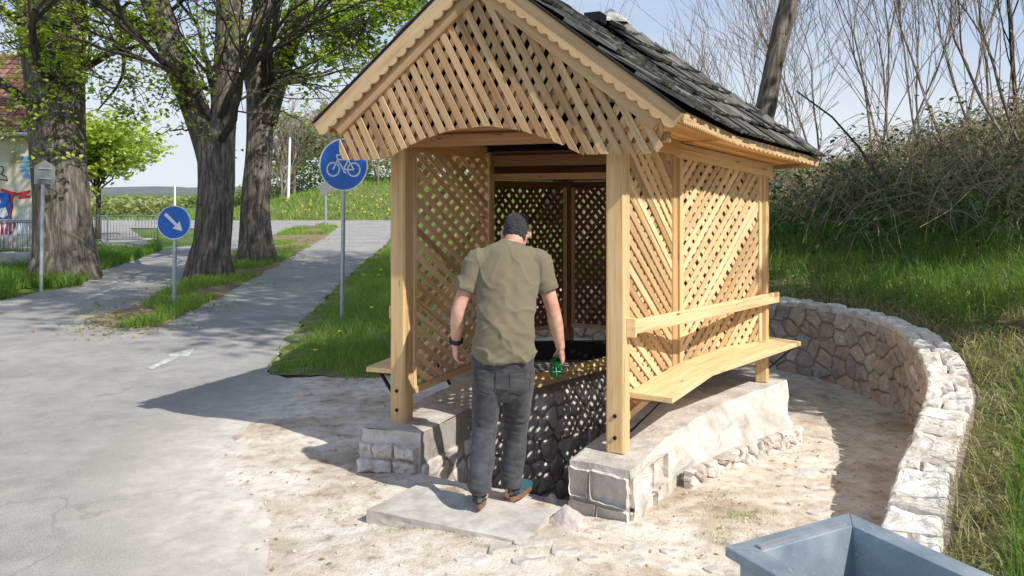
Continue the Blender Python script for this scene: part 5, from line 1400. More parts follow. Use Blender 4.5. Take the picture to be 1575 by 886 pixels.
sign('reversed_sign', 'grey back of a pointed road sign on a pole in front of the thickest linden', (P(63, 442, Yl).x, Yl, 0), zl+.2, zl, .22, 'back', 1.0, .034, None, lean=.02, shape=[(-.9, -1), (.9, -1), (.9, .6), (0, 1.15), (-.9, .6)])
Yf = 47.0; zf = P(499, 290, Yf).z
sign('reversed_round_sign', 'small distant grey round sign seen from behind at the road bend', (P(501, 345, Yf).x, Yf, 0), zf+.3, zf, .36, 'back', .1, .06)
for (px, p0, p1, Y, lb) in ((443, 213, 312, 66, 'tall thin white pole on the far green bank'), (269, 286, 330, 60, 'thin white pole standing above the arrow sign in the distance')):
    x = (px-CX)/F*Y; g = MB(); a = P(px, p1, Y); b = P(px+3*(px > 400), p0, Y); r = .13 if px > 400 else .09
    a.z = min(a.z, bank2(a.x, a.y)) if px > 400 else 0
    root = empty('lamp_pole', tuple(a)); rt = Vector(root.location)
    g.tube([a-rt, b-rt], [r, r*.7], 8); o = g.build('mast', M['white_paint']); o.parent = root
    g = MB(); g.tube([b-rt, b-rt+Vector((.0, 0, .12))], [r*.9, r*.3], 8); o = g.build('pole_cap', M['galv']); o.parent = root
    tag(root, lb, 'pole')
# ------------------------------------------------------------------ crowd barriers
def barrier_mesh():
    L = 2.1; Hh = 1.08
    f_ = MB(); pts = [Vector((-L/2, 0, .12))]
    for i in range(6): t = math.pi-math.pi/2*i/5; pts.append(Vector((-L/2+.12+.12*math.cos(t), 0, Hh-.12+.12*math.sin(t))))
    for i in range(6): t = math.pi/2-math.pi/2*i/5; pts.append(Vector((L/2-.12+.12*math.cos(t), 0, Hh-.12+.12*math.sin(t))))
    pts.append(Vector((L/2, 0, .12))); f_.tube(pts, .028, 8); f_.tube([Vector((-L/2, 0, .22)), Vector((L/2, 0, .22))], .022, 8)
    b_ = MB()
    for i in range(17): x = -L/2+L*(i+1)/18; b_.tube([Vector((x, 0, .22)), Vector((x, 0, Hh))], .011, 5)
    l_ = MB()
    for s in (-1, 1): l_.tube([Vector((s*L*.5, -.28, 0)), Vector((s*L*.5, 0, .14)), Vector((s*L*.5, .28, 0))], .024, 6)
    return f_, b_, l_
f_, b_, l_ = barrier_mesh()
def barrier(px, py, yaw, label, src=None, Yd=None):
    g0 = G(px, py); loc = (g0.x, g0.y, 0) if Yd is None else (P(px, py, Yd).x, Yd, 0)
    root = empty('barrier', loc, yaw)
    if src is None:
        for g, nm in ((f_, 'frame'), (b_, 'bars'), (l_, 'feet')): o = g.build(nm, M['galv'], smooth=True); o.parent = root
    else:
        for ch in src.children: c = ch.copy(); COL.objects.link(c); c.parent = root
    tag(root, label, 'barrier', 'steel crowd barriers'); return root
b0 = barrier(199, 377, 0, 'steel crowd barrier standing right of the thickest linden')
barrier(120, 378, .05, 'steel crowd barrier mostly hidden behind the thickest linden', b0)
barrier(50, 392, .1, 'steel crowd barrier in front of the graffiti wall', b0, 24.5)
barrier(5, 398, .5, 'steel crowd barrier at the far left edge, angled to the wall', b0, 22.5)
# ------------------------------------------------------------------ building with graffiti
bl = empty('old_building', (P(-150, 380, 28).x, 30, 0)); brt = Vector(bl.location); Yw = 27.0
wm, nt, b = mat('old_plaster', .9, .2); p_ = pos(nt); n1 = noi(nt, p_, 1.2, 7, .65); n3 = noi(nt, p_, 14, 5)
c = ramp(nt, n1, [(.32, (.34, .29, .22)), (.45, (.60, .54, .42)), (.7, (.72, .67, .55))]); setc(nt, b, c); bump(nt, b, n3, .3, .01); M['plaster'] = wm
g = MB(); x1 = P(46, 300, Yw).x; ze = P(40, 203, Yw).z
g.box((x1-6, Yw+1.5, ze/2-.1), (1, 0, 0), (0, 1, 0), UP, 12, 3, ze+.2); g.v = [tuple(Vector(v)-brt) for v in g.v]; o = g.build('wall', M['plaster']); o.parent = bl
g = MB(); g.box((x1-6, Yw-.02, .25), (1, 0, 0), (0, 1, 0), UP, 12.05, .06, .5); g.v = [tuple(Vector(v)-brt) for v in g.v]; o = g.build('footing', M['concrete']); o.parent = bl
tm, nt, b = mat('roof_tiles', .8, .2); r_ = attr(nt, 'rnd').outputs['Fac']; c = ramp(nt, r_, [(0, (.13, .065, .05)), (.5, (.22, .11, .08)), (1, (.34, .20, .15))]); setc(nt, b, c); M['tiles'] = tm
g = MB(); ev = Vector((0, Yw-.5, ze-.05)); slope = Vector((0, 1, .85)).normalized(); nn = Vector((0, -.85, 1)).normalized()
for j in range(15):
    for i in range(46):
        x = x1+.35-.26*i; q = ev+slope*(.33*j); g.add([Vector((x, 0, 0))+q+nn*.03, Vector((x-.12, 0, 0))+q+nn*.07, Vector((x-.25, 0, 0))+q+nn*.03, Vector((x-.25, 0, 0))+q+slope*.36, Vector((x-.12, 0, 0))+q+slope*.36+nn*.04, Vector((x, 0, 0))+q+slope*.36], [(0, 1, 4, 5), (1, 2, 3, 4)], rnd=random.random())
g.prism([Vector((x1+.35, 0, 0))+ev-nn*.02, Vector((x1-12, 0, 0))+ev-nn*.02, Vector((x1-12, 0, 0))+ev+slope*5.1-nn*.02, Vector((x1+.35, 0, 0))+ev+slope*5.1-nn*.02], -nn*.06)
g.v = [tuple(Vector(v)-brt) for v in g.v]; o = g.build('roof', M['tiles']); o.parent = bl
g = MB(); g.tube([Vector((x1+.4, Yw-.58, ze-.12)), Vector((x1-12, Yw-.58, ze-.12))], .07, 8); g.v = [tuple(Vector(v)-brt) for v in g.v]; o = g.build('gutter', M['galv']); o.parent = bl
g = MB(); g.box((x1-6, Yw-.25, ze-.13), (1, 0, 0), (0, 1, 0), UP, 12.3, .5, .10); g.v = [tuple(Vector(v)-brt) for v in g.v]; o = g.build('eave', M['verge']); o.parent = bl
# graffiti: painted strokes lying on the wall
M['gr_red'] = flat('graffiti_red', (.55, .035, .03), .6); M['gr_blue'] = flat('graffiti_blue', (.03, .10, .45), .6); M['gr_sky'] = flat('graffiti_sky', (.10, .34, .72), .6); M['gr_white'] = flat('graffiti_white', (.75, .75, .75), .6); M['gr_black'] = flat('graffiti_black', (.03, .03, .05), .6)
def stroke(polys, mt, y): 
    g = MB()
    for q in polys: g.add([P(px, py, Yw)+Vector((0, y, 0))-brt for px, py in q], [tuple(range(len(q)))])
    for i, v in enumerate(g.v): g.v[i] = (v[0], v[1]-.0006*((i//4) % 7), v[2])
    o = g.build('graffiti', M[mt]); o.parent = bl
def rb_(pts, w): return ribbon(pts, w)
stroke([[(-60, 296), (18, 296), (17, 362), (-60, 362)]], 'gr_blue', -.006)
stroke(rb_([(2, 292), (28, 299), (22, 300), (46, 294), (30, 304), (47, 302)], 4)+rb_([(20, 300), (17, 330), (15, 360)], 3)+[[(-4, 340), (8, 336), (16, 350), (6, 362), (-6, 360)]], 'gr_red', -.012)
stroke([[(0, 322), (9, 318), (13, 330), (6, 336), (-2, 332)], [(4, 346), (10, 344), (11, 351), (5, 353)], [(-8, 305), (0, 303), (2, 312), (-8, 314)], [(30, 322), (45, 318), (45, 360), (26, 360)]], 'gr_white', -.018)
stroke(rb_([(33, 243), (45, 241), (34, 249), (46, 248)], 3)+rb_([(32, 256), (44, 254), (34, 262), (46, 260), (36, 270), (47, 273), (40, 266)], 3.4), 'gr_sky', -.012)
stroke(rb_([(-12, 262), (-4, 256), (4, 256), (6, 262), (2, 268), (10, 272), (12, 278), (2, 276), (-8, 278)], 1.6), 'gr_black', -.012)
stroke(rb_([(14, 298), (20, 318), (17, 334), (24, 346), (18, 358)], 2), 'gr_black', -.024)
tag(bl, 'old plastered building with red tiled roof and graffiti on its wall', 'building')
g = MB(); c = P(18, 396, 19.5)
g.box((c.x-1.2, 19.5, .18), (1, .1, 0), (-.1, 1, 0), UP, 3.6, .35, .5); tag(g.build('concrete_kerb', M['concrete'], bevel=.03), 'low concrete block edging at the left below the graffiti wall', 'kerb')
# ------------------------------------------------------------------ metal bin in the foreground
bm_, nt, b = mat('painted_sheet_steel', .42, .5); p_ = pos(nt); n1 = noi(nt, p_, 6, 7, .6); n2_ = noi(nt, mapn(nt, p_, (30, 6, 30)), 3, 5, .7)
c = ramp(nt, n1, [(.3, (.21, .26, .31)), (.5, (.30, .36, .41)), (.7, (.41, .47, .52))]); c = mix(nt, ramp(nt, n2_, [(.60, (0, 0, 0)), (.66, (.7, .7, .7))]), c, (.52, .55, .56)); setc(nt, b, c); b.inputs['Metallic'].default_value = .35
r2 = ramp(nt, n1, [(.3, (.35, .35, .35)), (.7, (.6, .6, .6))]); nt.links.new(r2, b.inputs['Roughness']); bump(nt, b, n1, .15, .01); M['bin'] = bm_
ZB = .86; C0 = G(1306, 788, ZB); dr = Vector((.44, -.898, 0)).normalized(); dl = Vector((-.885, -.466, 0)).normalized()
root = empty('metal_bin', (C0.x, C0.y, 0)); brt = Vector(root.location)
LR, LL = .62, .51
def Bp(a, c, z): return C0+dr*a+dl*c+UP*(z-ZB)-brt
wq = .075
g = MB()
def slabq(g, pts, t):
    g.prism(pts, -UP*t)
slabq(g, [Bp(0, 0, ZB), Bp(0, LL, ZB), Bp(wq, LL-wq, ZB), Bp(wq, wq, ZB)][::-1], .03)
slabq(g, [Bp(0, LL, ZB), Bp(LR, LL, ZB), Bp(LR-wq, LL-wq, ZB), Bp(wq, LL-wq, ZB)][::-1], .03)
slabq(g, [Bp(LR, LL, ZB), Bp(LR, 0, ZB), Bp(LR-wq, wq, ZB), Bp(LR-wq, LL-wq, ZB)][::-1], .03)
slabq(g, [Bp(LR, 0, ZB), Bp(0, 0, ZB), Bp(wq, wq, ZB), Bp(LR-wq, wq, ZB)][::-1], .03)
o = g.build('rim', M['bin'], bevel=.004); o.parent = root
g = MB(); k = .03; cs = [(k, k), (LR-k, k), (LR-k, LL-k), (k, LL-k)]
for i in range(4):
    a, b_ = cs[i], cs[(i+1) % 4]; g.add([Bp(*a, ZB-.03), Bp(*b_, ZB-.03), Bp(*b_, .04), Bp(*a, .04)], [(0, 1, 2, 3)])
o = g.build('body', M['bin']); o.parent = root
s_ = o.modifiers.new('s', 'SOLIDIFY'); s_.thickness = .003
g = MB(); q0 = [(wq, wq), (LR-wq, wq), (LR-wq, LL-wq), (wq, LL-wq)]; q1 = [(wq+.05, wq+.05), (LR-wq-.05, wq+.05), (LR-wq-.05, LL-wq-.05), (wq+.05, LL-wq-.05)]
for i in range(4):
    a, b_ = q0[i], q0[(i+1) % 4]; c, d = q1[(i+1) % 4], q1[i]; g.add([Bp(*a, ZB-.002), Bp(*b_, ZB-.002), Bp(*c, ZB-.42), Bp(*d, ZB-.42)], [(0, 1, 2, 3)])
g.add([Bp(*q, ZB-.42) for q in q1], [(0, 1, 2, 3)]); o = g.build('liner', M['bin']); o.parent = root
g = MB(); g.bar(Bp(wq-.02, wq+.015, ZB+.004), Bp(wq-.02, LL-wq, ZB+.004), .022, .006, UP); o = g.build('hinge_strip', M['galv']); o.parent = root
tag(root, 'blue-grey sheet metal bin with a square opening in the bottom right corner', 'bin')
# ------------------------------------------------------------------ the man
def ell_loft(g, pts, rad, lat=(1, 0, 0), n=24, cap=True):
    """rings of (a, b) radii: a along lat, b along the other axis"""
    lat = Vector(lat); pts = [Vector(p) for p in pts]
    # densify with Catmull-Rom
    Q = []; RR = []
    m = len(pts)
    for i in range(m-1):
        p0 = pts[max(i-1, 0)]; p1 = pts[i]; p2 = pts[i+1]; p3 = pts[min(i+2, m-1)]
        for k in range(4):
            t = k/4; Q.append(.5*((2*p1)+(p2-p0)*t+(2*p0-5*p1+4*p2-p3)*t*t+(3*p1-p0-3*p2+p3)*t**3)); s = t*t*(3-2*t)
            RR.append((rad[i][0]*(1-s)+rad[i+1][0]*s, rad[i][1]*(1-s)+rad[i+1][1]*s))
    Q.append(pts[-1]); RR.append(rad[-1])
    if cap:
        d0 = (Q[0]-Q[1]).normalized(); d1 = (Q[-1]-Q[-2]).normalized()
        A = [(Q[0]+d0*min(RR[0])*f_, (RR[0][0]*s, RR[0][1]*s)) for f_, s in ((.9, .35), (.6, .75))]; Bq = [(Q[-1]+d1*min(RR[-1])*f_, (RR[-1][0]*s, RR[-1][1]*s)) for f_, s in ((.6, .75), (.9, .35))]
        Q = [a[0] for a in A]+Q+[a[0] for a in Bq]; RR = [a[1] for a in A]+RR+[a[1] for a in Bq]
    vs = []; fs = []; k = len(Q)
    for i in range(k):
        d = (Q[min(i+1, k-1)]-Q[max(i-1, 0)]).normalized(); a = (lat-d*lat.dot(d)).normalized(); b = d.cross(a)
        for j in range(n):
            t = 2*math.pi*j/n; vs.append(Q[i]+a*math.cos(t)*RR[i][0]+b*math.sin(t)*RR[i][1])
    for i in range(k-1):
        for j in range(n): fs.append((i*n+j, i*n+(j+1) % n, (i+1)*n+(j+1) % n, (i+1)*n+j))
    fs += [tuple(range(n))[::-1], tuple(range((k-1)*n, k*n))]
    g.add(vs, fs, [(0, 0, 0)]*len(vs), .5)
def voxel(g, name, mt, parent, size, smooth=6, disp=None, rootloc=Vector()):
    """union the lofts into one continuous skin, bake it and displace it"""
    o = g.build(name+'_tmp', M[mt]); r = o.modifiers.new('r', 'REMESH'); r.mode = 'VOXEL'; r.voxel_size = size
    s = o.modifiers.new('s', 'SMOOTH'); s.factor = .5; s.iterations = smooth
    dg = bpy.context.evaluated_depsgraph_get(); dg.update(); me = bpy.data.meshes.new_from_object(o.evaluated_get(dg)); me.name = name
    bpy.data.objects.remove(o)
    nrm = [v.normal.copy() for v in me.vertices]
    for v, nn in zip(me.vertices, nrm):
        if disp: v.co += nn*disp(v.co)
        v.co -= rootloc
    me.polygons.foreach_set('use_smooth', [True]*len(me.polygons)); me.materials.clear(); me.materials.append(M[mt]); me.update()
    o = bpy.data.objects.new(name, me); COL.objects.link(o); o.parent = parent; return o
def skin_m():
    m, nt, b = mat('skin', .5, .35); p = pos(nt); n1 = noi(nt, p, 14, 4); n2 = noi(nt, p, 180, 3)
    setc(nt, b, ramp(nt, n1, [(.35, (.56, .28, .19)), (.5, (.66, .37, .26)), (.68, (.74, .46, .35))])); b.inputs['Subsurface Weight'].default_value = .12; b.inputs['Subsurface Radius'].default_value = (.02, .008, .004); bump(nt, b, n2, .15, .002); return m
M['skin'] = skin_m()
def cloth_m(name, c1, c2, sc, weave=500):
    m, nt, b = mat(name, .9, .15); p = pos(nt); n1 = noi(nt, p, sc, 5); n2 = noi(nt, p, weave, 2)
    f = mth(nt, 'ADD', mth(nt, 'MULTIPLY', n1, .75), mth(nt, 'MULTIPLY', n2, .25)); setc(nt, b, ramp(nt, f, [(.35, c1), (.65, c2)])); b.inputs['Sheen Weight'].default_value = .15; bump(nt, b, n2, .2, .001); return m
M['tshirt'] = cloth_m('olive_cotton', (.175, .150, .095), (.195, .168, .110), 4)
M['jeans'] = cloth_m('dark_denim', (.045, .046, .05), (.085, .087, .094), 22)
M['hair'] = cloth_m('dark_hair', (.008, .007, .008), (.075, .068, .068), 130)  # paler grey noise paints sun highlights into the hair colour
M['shoe'] = cloth_m('teal_shoe_fabric', (.012, .07, .10), (.02, .12, .16), 60)
M['shoe_dark'] = flat('shoe_dark_panel', (.02, .025, .03), .6)
M['sole'] = flat('orange_sole', (.22, .12, .07), .6)
M['band'] = flat('wristband', (.02, .03, .06), .5)
S = lambda px, py, Y: P(px, py, Y)
ft_z = .10
mroot = empty('person', (S(770, 780, 4.5).x, 4.5, .1)); mr = Vector(mroot.location)
# joints (the photo's silhouette at real depth)
pelv = S(773, 556, 4.58); waist = S(777, 505, 4.56); chest = S(780, 440, 4.64); upch = S(782, 398, 4.70); neck0 = S(787, 378, 4.74); neck1 = S(791, 367, 4.80); head = S(794, 357, 4.86)
shL = S(735, 402, 4.68); shR = S(829, 403, 4.72)
elL = S(706, 474, 4.66); elR = S(850, 474, 4.72)
wrL = S(701, 528, 4.74); wrR = S(862, 534, 4.80)
hipL = S(751, 572, 4.58); hipR = S(797, 574, 4.62); knL = S(745, 660, 4.62); knR = S(793, 662, 4.78); anL = S(738, 757, 4.42); anR = S(786, 752, 4.74)
body = MB()
ell_loft(body, [pelv-UP*.06, pelv+UP*.03, waist, chest, upch, neck0-UP*.01], [(.14, .10), (.155, .105), (.13, .092), (.148, .098), (.138, .084), (.062, .062)])
ell_loft(body, [neck0-UP*.03, neck1, neck1+Vector((0, .03, .03))], [(.062, .062), (.056, .06), (.055, .06)])
# head, bowed forward
hd = Vector((0.05, .62, .78)).normalized(); fw_ = Vector((.12, .78, -.60)).normalized()
ell_loft(body, [head-hd*.075+fw_*.03, head-hd*.02+fw_*.02, head+hd*.04, head+hd*.085, head+hd*.105], [(.055, .07), (.073, .092), (.077, .098), (.062, .080), (.035, .045)])
ell_loft(body, [head-hd*.05+fw_*.06, head-hd*.085+fw_*.085], [(.045, .035), (.03, .022)])           # jaw and chin
ell_loft(body, [head+fw_*.09+hd*.01, head+fw_*.115-hd*.02], [(.012, .012), (.015, .014)], n=10)       # nose
for s in (-1, 1):                                                                                     # ears
    e = head+Vector((s*.078, 0, 0))-hd*.012; ell_loft(body, [e-hd*.026, e+Vector((s*.008, -.006, 0)), e+hd*.028], [(.010, .016), (.012, .022), (.010, .018)], n=12)
    ell_loft(body, [head+fw_*.082+hd*.018+Vector((s*.030, 0, 0)), head+fw_*.085+hd*.018+Vector((s*.034, 0, 0))], [(.011, .009)]*2, n=10)   # eyelids
for sh, el, wr in ((shL, elL, wrL), (shR, elR, wrR)):
    ell_loft(body, [upch.lerp(sh, .5), sh, sh.lerp(el, .5), el, el.lerp(wr, .35), wr], [(.046, .048), (.050, .052), (.047, .050), (.042, .045), (.044, .047), (.028, .032)])
for hp_, kn, an in ((hipL, knL, anL), (hipR, knR, anR)):
    ell_loft(body, [hp_, hp_.lerp(kn, .5), kn, kn.lerp(an, .35), an], [(.082, .085), (.070, .074), (.052, .056), (.052, .054), (.034, .038)])
    ell_loft(body, [an, an+Vector((0, .03, -.04)), an+Vector((.01, .12, -.06))], [(.034, .036), (.038, .035), (.036, .02)])
# hands
def hand(g, wr, down, palm, out, curl, side, grip=False):
    """down: forearm direction; palm: direction the palm faces; out: towards the thumb"""
    down = down.normalized(); palm = (palm-down*palm.dot(down)).normalized(); wd = down.cross(palm)*side
    pc = wr+down*.05
    ell_loft(g, [wr-down*.01, wr+down*.03, wr+down*.065, wr+down*.088], [(.027, .020), (.038, .018), (.043, .016), (.040, .013)], lat=wd, n=20)
    fl_ = [.068, .078, .072, .056]
    for i in range(4):
        k = (1.5-i)/1.5; b0 = wr+down*.080+wd*k*.031; L = fl_[i]; d = (down+wd*k*.10).normalized(); q = b0.copy(); pts = [b0-d*.02, b0]; c_ = 0
        for s_, cc in ((.45, curl*.6), (.32, curl), (.26, curl*.8)):
            c_ += cc*(1+.12*i); dd = (d*math.cos(c_)+palm*math.sin(c_)).normalized(); q = q+dd*L*s_*1.05; pts.append(q.copy())
        ell_loft(g, pts, [(.0095, .0095), (.0098, .0098), (.0092, .0092), (.0085, .0085), (.0072, .0072)], lat=wd, n=12)
    t0 = wr+down*.028+wd*.028+palm*.006; dt = (down*.62+wd*.62+palm*(.55 if grip else .30)).normalized(); t1 = t0+dt*.035; dt2 = (down*.9+wd*.12+palm*(.6 if grip else .25)).normalized(); t2 = t1+dt2*.032; t3 = t2+(dt2+palm*.3).normalized()*.024
    ell_loft(g, [t0-dt*.015, t0, t1, t2, t3], [(.014, .014), (.015, .014), (.0115, .0115), (.0105, .0105), (.0085, .0085)], lat=wd, n=12)
# left hand hangs, back of the hand towards the camera-left; right hand holds the bottle
hand(body, wrL, (wrL-elL)+Vector((.012, .02, -.1)), Vector((1, .35, 0)), None, .50, -1)
dR = (wrR-elR).normalized()+Vector((.02, .10, -.15))
hand(body, wrR, dR, Vector((-1, .15, 0)), None, .62, 1, True)
po = voxel(body, 'body', 'skin', mroot, .0042, 5, None, mr)
# hair: short, dark, on the back and top of the head
hb_ = MB()
ell_loft(hb_, [head-hd*.085-fw_*.018, head-hd*.055-fw_*.022, head-hd*.02-fw_*.020, head+hd*.02-fw_*.012, head+hd*.06-fw_*.004, head+hd*.09, head+hd*.108], [(.050, .050), (.064, .078), (.074, .088), (.0785, .095), (.076, .094), (.060, .076), (.036, .045)])
def hair_d(co): return .005*noise.noise(co*70)+.004*noise.noise(co*190)-.002
voxel(hb_, 'hair', 'hair', mroot, .005, 3, hair_d, mr)
# T-shirt
ts = MB()
hemL = S(773, 560, 4.56)
ell_loft(ts, [S(775, 548, 4.57), S(775, 526, 4.56), waist, S(779, 470, 4.60), chest, S(781, 415, 4.68), upch+UP*.005, neck0+UP*.002], [(.182, .134), (.174, .130), (.165, .126), (.168, .130), (.180, .132), (.186, .124), (.162, .112), (.078, .076)], n=40, cap=False)
for sh, el, s in ((shL, elL, -1), (shR, elR, 1)):
    e = sh.lerp(el, .62); ell_loft(ts, [upch.lerp(sh, .45)+UP*.005, sh+Vector((s*.004, 0, .004)), sh.lerp(e, .55), e], [(.072, .075), (.070, .070), (.070, .074), (.072, .078)], n=28, cap=False)
def fold(co):
    x, z, y = co.x, co.z, co.y
    d = .004*noise.noise(Vector((x*5+z*3, z*9-x*5, y*2)))+.0015*noise.noise(Vector((x*14-z*9, z*24+x*10, 4)))
    lowk = max(0, min(1, (1.20-z)/.25)); d += lowk*.005*noise.noise(Vector((x*4, z*30+abs(x)*16, 7)))
    # diagonal drag lines from the shoulders, spine hollow
    d += .004*math.sin((x*1.0+z*1.3)*55+6*noise.noise(co*4))*max(0, min(1, (z-1.05)/.1))*max(0, 1-(z-1.05)/.45)*.6
    rg = 1-abs(noise.noise(Vector((x*6+z*5, z*9-x*8, 11))))*3.2; d += .009*max(0, rg)**2*(.35+lowk)
    rg2 = 1-abs(noise.noise(Vector((x*4.5-z*3.5, z*4+x*4.5, 21))))*5; d += .007*max(0, rg2)**2
    d -= .007*math.exp(-((x-.0)/.03)**2)*max(0, min(1, (z-.95)/.2))
    return d
voxel(ts, 't_shirt', 'tshirt', mroot, .0065, 5, fold, mr)
col = MB(); pts = []
for k in range(25):
    t = 2*math.pi*k/24; pts.append(neck0+UP*.002+Vector((.076*math.cos(t), .074*math.sin(t), .018*math.sin(t)*-.6)))
col.tube([p-mr for p in pts], .008, 8, cap=False); o = col.build('collar', M['tshirt'], smooth=True); o.parent = mroot
# jeans
jn = MB()
ell_loft(jn, [S(774, 535, 4.57), pelv+UP*.02, S(774, 585, 4.60)], [(.168, .118), (.180, .130), (.165, .13)], n=36)
for hp_, kn, an, s in ((hipL, knL, anL, -1), (hipR, knR, anR, 1)):
    ell_loft(jn, [hp_+UP*.03, hp_-UP*.05, hp_.lerp(kn, .5), kn, kn.lerp(an, .5), an+UP*.07, an+UP*.022], [(.096, .118), (.096, .112), (.086, .096), (.073, .082), (.071, .078), (.065, .073), (.068, .080)], n=28, cap=False)
def jfold(co):
    x, z, y = co.x, co.z, co.y; d = .004*noise.noise(Vector((x*8, z*16, y*6)))
    kk = math.exp(-((z-.50)/.10)**2)+1.3*max(0, min(1, (.33-z)/.12))+.5*max(0, min(1, (z-.70)/.06)); d += kk*.008*noise.noise(Vector((x*7+y*4, z*42+x*8, 3)))
    return d
voxel(jn, 'jeans', 'jeans', mroot, .0065, 4, jfold, mr)
# back pockets stitched on
for s, cx in ((-1, 748), (1, 800)):
    c = S(cx, 584, 4.58); g = MB(); 
    w_, h_ = .060, .070; yb = c.y-.134+.03*0
    pts = [Vector((c.x-w_, 0, c.z+h_)), Vector((c.x+w_, 0, c.z+h_)), Vector((c.x+w_*.9, 0, c.z-h_*.6)), Vector((c.x, 0, c.z-h_)), Vector((c.x-w_*.9, 0, c.z-h_*.6))]
    # conform to the seat: y from ray cast on the baked jeans mesh
    jo = [o for o in mroot.children if o.name.startswith('jeans')][0]; ring = []
    for a, b_ in zip(pts, pts[1:]+pts[:1]):
        for k in range(6):
            q = a.lerp(b_, k/6); hit = jo.ray_cast(Vector((q.x, 3.5, q.z))-mr, Vector((0, 1, 0)))
            if hit[0]: ring.append(hit[1]+Vector((0, -.003, 0)))
    if len(ring) > 6:
        ring.append(ring[0]); g.tube(ring, .0022, 4, cap=False); o = g.build('pocket_seam', M['jeans'], smooth=True); o.parent = mroot
# shoes
def shoe(an, heel_z, yaw, pitch):
    root = empty('shoe', (0, 0, 0)); root.parent = mroot
    d = Vector((math.sin(yaw), math.cos(yaw), 0)); s_ = Vector((d.y, -d.x, 0))
    hl = V2(an.x, an.y-.045, heel_z)
    def Q(a, b, c): v = hl+d*a*math.cos(pitch)+s_*b+UP*(c-a*math.sin(pitch)*1.0); return v
    up = MB(); ell_loft(up, [Q(.03, 0, .060), Q(.09, 0, .062), Q(.15, 0, .048), Q(.21, 0, .036), Q(.25, 0, .030)], [(.036, .046), (.040, .048), (.044, .036), (.044, .026), (.030, .018)], lat=s_, n=24)
    ell_loft(up, [Q(.045, 0, .06), Q(.045, 0, .108)], [(.036, .046), (.036, .045)], lat=s_, n=24)
    o = voxel(up, 'upper', 'shoe', root, .004, 3, None, mr)
    so = MB(); n = 28; ring = []
    for i in range(n):
        t = 2*math.pi*i/n; a = .13+.142*math.cos(t); w_ = (.040+.006*math.cos(t-.3))*math.sin(t); ring.append((a, w_))
    so.prism([Q(a, w_, -.002)-mr for a, w_ in ring], UP*.026); o = so.build('sole', M['sole'], bevel=.005); o.parent = root
    hc_ = MB(); 
    for zz, ww in ((.045, .004), (.065, .004), (.085, .0035)):
        hc_.tube([Q(.045+.047*math.cos(t)*1.02, .038*math.sin(t)*1.02, zz)-mr for t in [math.pi*.55+math.pi*.9*k/10 for k in range(11)]], ww, 6)
    o = hc_.build('heel_trim', M['shoe_dark'], smooth=True); o.parent = root
    hp2 = MB(); hp2.box(Q(-.004, 0, .062)-mr, s_, UP, d, .022, .05, .010); o = hp2.build('heel_patch', M['sole'], bevel=.003); o.parent = root
shoe(anL, .125, -.05, .10); shoe(anR, .045, .45, .0)
# wristbands on the left wrist
g = MB()
for k in range(2):
    c = wrL+(elL-wrL).normalized()*(.012+.016*k); d = (wrL-elL).normalized(); a = d.orthogonal().normalized(); b_ = d.cross(a)
    g.tube([c+a*.037*math.cos(t)+b_*.037*math.sin(t)-mr for t in [2*math.pi*i/20 for i in range(21)]], .006, 6, cap=False)
o = g.build('wristband', M['band'], smooth=True); o.parent = mroot
tag(mroot, 'person in olive t-shirt and dark jeans stepping into the gazebo, head bowed', 'person')
# ------------------------------------------------------------------ green bottle held in the right hand, base towards the viewer
gm, nt, b = mat('green_plastic', .12, .5); b.inputs['Base Color'].default_value = (.015, .22, .08, 1); b.inputs['Transmission Weight'].default_value = .75; b.inputs['IOR'].default_value = 1.3; M['green'] = gm
bc = wrR+Vector((-.012, .02, -.135)); ax = Vector((.08, .92, .12)).normalized()
bc = bc+Vector((-.012, -.02, 0))
root = empty('bottle', tuple(bc)); rt = bc
g = MB(); q = ax.orthogonal().normalized(); w_ = ax.cross(q); prof = [(-.035, .0), (-.038, .018), (-.044, .030), (-.036, .041), (-.02, .044), (.03, .044), (.045, .041), (.06, .044), (.12, .044), (.16, .036), (.19, .022), (.21, .014), (.235, .014)]
vs = []; fs = []; n = 40
for a, r in prof:
    for i in range(n):
        t = 2*math.pi*i/n; k = 1.0
        pet = .012*max(0, math.cos(5*t))**2 if -.042 > a or (a < -.03 and r > .01) else 0
        vs.append(ax*(a+(pet*.9 if r > .015 and a < -.035 else 0))+(q*math.cos(t)+w_*math.sin(t))*r)
for j in range(len(prof)-1):
    for i in range(n): fs.append((j*n+i, j*n+(i+1) % n, (j+1)*n+(i+1) % n, (j+1)*n+i))
fs.append(tuple(range((len(prof)-1)*n, len(prof)*n)))
g.add(vs, fs); o = g.build('bottle_body', M['green'], smooth=True); o.parent = root
g = MB(); g.tube([ax*.236, ax*.252], .0165, 20); o = g.build('bottle_cap', M['white_paint']); o.parent = root
g = MB()
for k in range(2):
    t = k*math.pi/2+.7; d = q*math.cos(t)+w_*math.sin(t); g.tube([ax*-.043-d*.028, ax*-.037, ax*-.043+d*.028], .0035, 5)
o = g.build('base_ribs', flat('pale_rib', (.16, .36, .24), .3), smooth=True); o.parent = root
tag(root, 'green plastic bottle held with its base to the viewer', 'bottle')
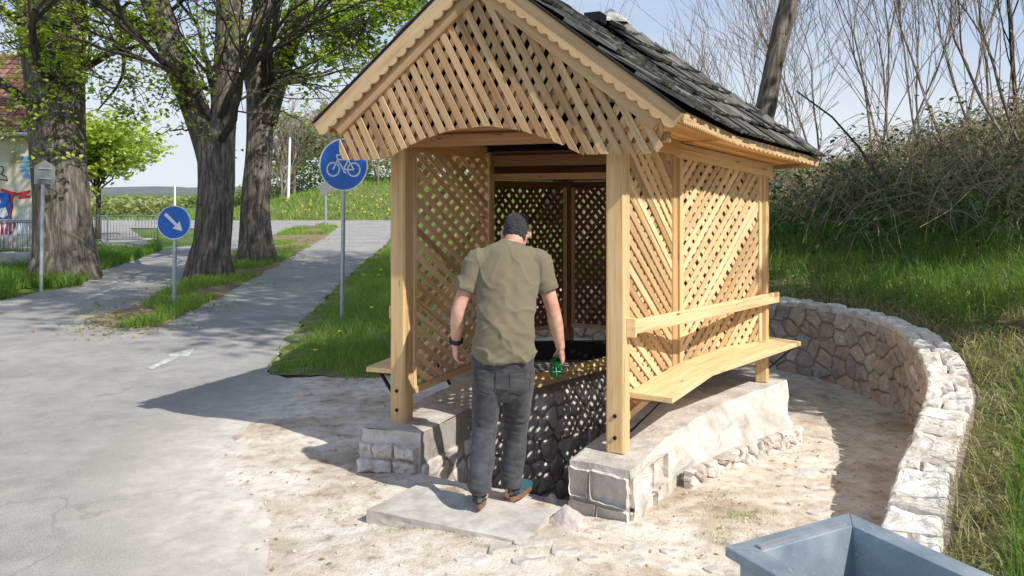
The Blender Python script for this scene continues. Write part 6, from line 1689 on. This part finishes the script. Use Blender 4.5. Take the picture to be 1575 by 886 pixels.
# ------------------------------------------------------------------ camera, sun and sky
cam = bpy.data.cameras.new('camera'); co = bpy.data.objects.new('camera', cam); COL.objects.link(co)
co.location = (0, 0, H); co.rotation_euler = (R(90), 0, 0); cam.sensor_width = 36; cam.lens = F/1575*36; cam.shift_y = -(443-HY)/1575; cam.clip_end = 8000; cam.clip_start = .05
scn.camera = co
sv = Vector((.76, -.65, 0)).normalized(); EL = R(42)
sd = Vector((sv.x*math.cos(EL), sv.y*math.cos(EL), math.sin(EL)))
sl_ = bpy.data.lights.new('sun', 'SUN'); so = bpy.data.objects.new('sun', sl_); COL.objects.link(so)
sl_.energy = 5.0; sl_.angle = R(.53); sl_.color = (1, .955, .88); so.rotation_euler = sd.to_track_quat('Z', 'Y').to_euler(); so.location = sd*30
w = bpy.data.worlds.new('World'); scn.world = w; w.use_nodes = True; nt = w.node_tree; bg = nt.nodes['Background']
sky = nt.nodes.new('ShaderNodeTexSky'); sky.sky_type = 'NISHITA'; sky.sun_disc = False; sky.sun_elevation = EL; sky.sun_rotation = math.atan2(sv.x, sv.y); sky.air_density = 1.0; sky.dust_density = .8; sky.ozone_density = 3.0
tc = nt.nodes.new('ShaderNodeTexCoord'); mp = nt.nodes.new('ShaderNodeMapping'); mp.inputs['Scale'].default_value = (1, 1, 3.0); nt.links.new(tc.outputs['Generated'], mp.inputs[0])
nz = noi(nt, mp.outputs[0], 2.2, 7, .6, .4)
cl = ramp(nt, nz, [(.38, (0, 0, 0)), (.72, (1, 1, 1))])
sp = nd(nt, 'ShaderNodeSeparateXYZ'); nt.links.new(tc.outputs['Generated'], sp.inputs[0])
hzn = ramp(nt, sp.outputs[2], [(.0, (.95, .95, .95)), (.10, (.72, .72, .72)), (.22, (.28, .28, .28)), (.6, (.08, .08, .08))])
cf = mth(nt, 'ADD', mth(nt, 'MULTIPLY', cl, .35), hzn, clamp=True)
sk_ = mix(nt, .30, mix(nt, 1.0, sky.outputs[0], (.95, 1.06, 1.22), 'MULTIPLY'), (4.6, 6.0, 8.4))
cs_ = mix(nt, cf, sk_, (7.0, 7.5, 8.1))
nt.links.new(cs_, bg.inputs['Color']); bg.inputs['Strength'].default_value = .115
scn.render.engine = 'CYCLES'; scn.view_settings.view_transform = 'Standard'; scn.view_settings.look = 'None'; scn.view_settings.exposure = 0; scn.view_settings.gamma = 1
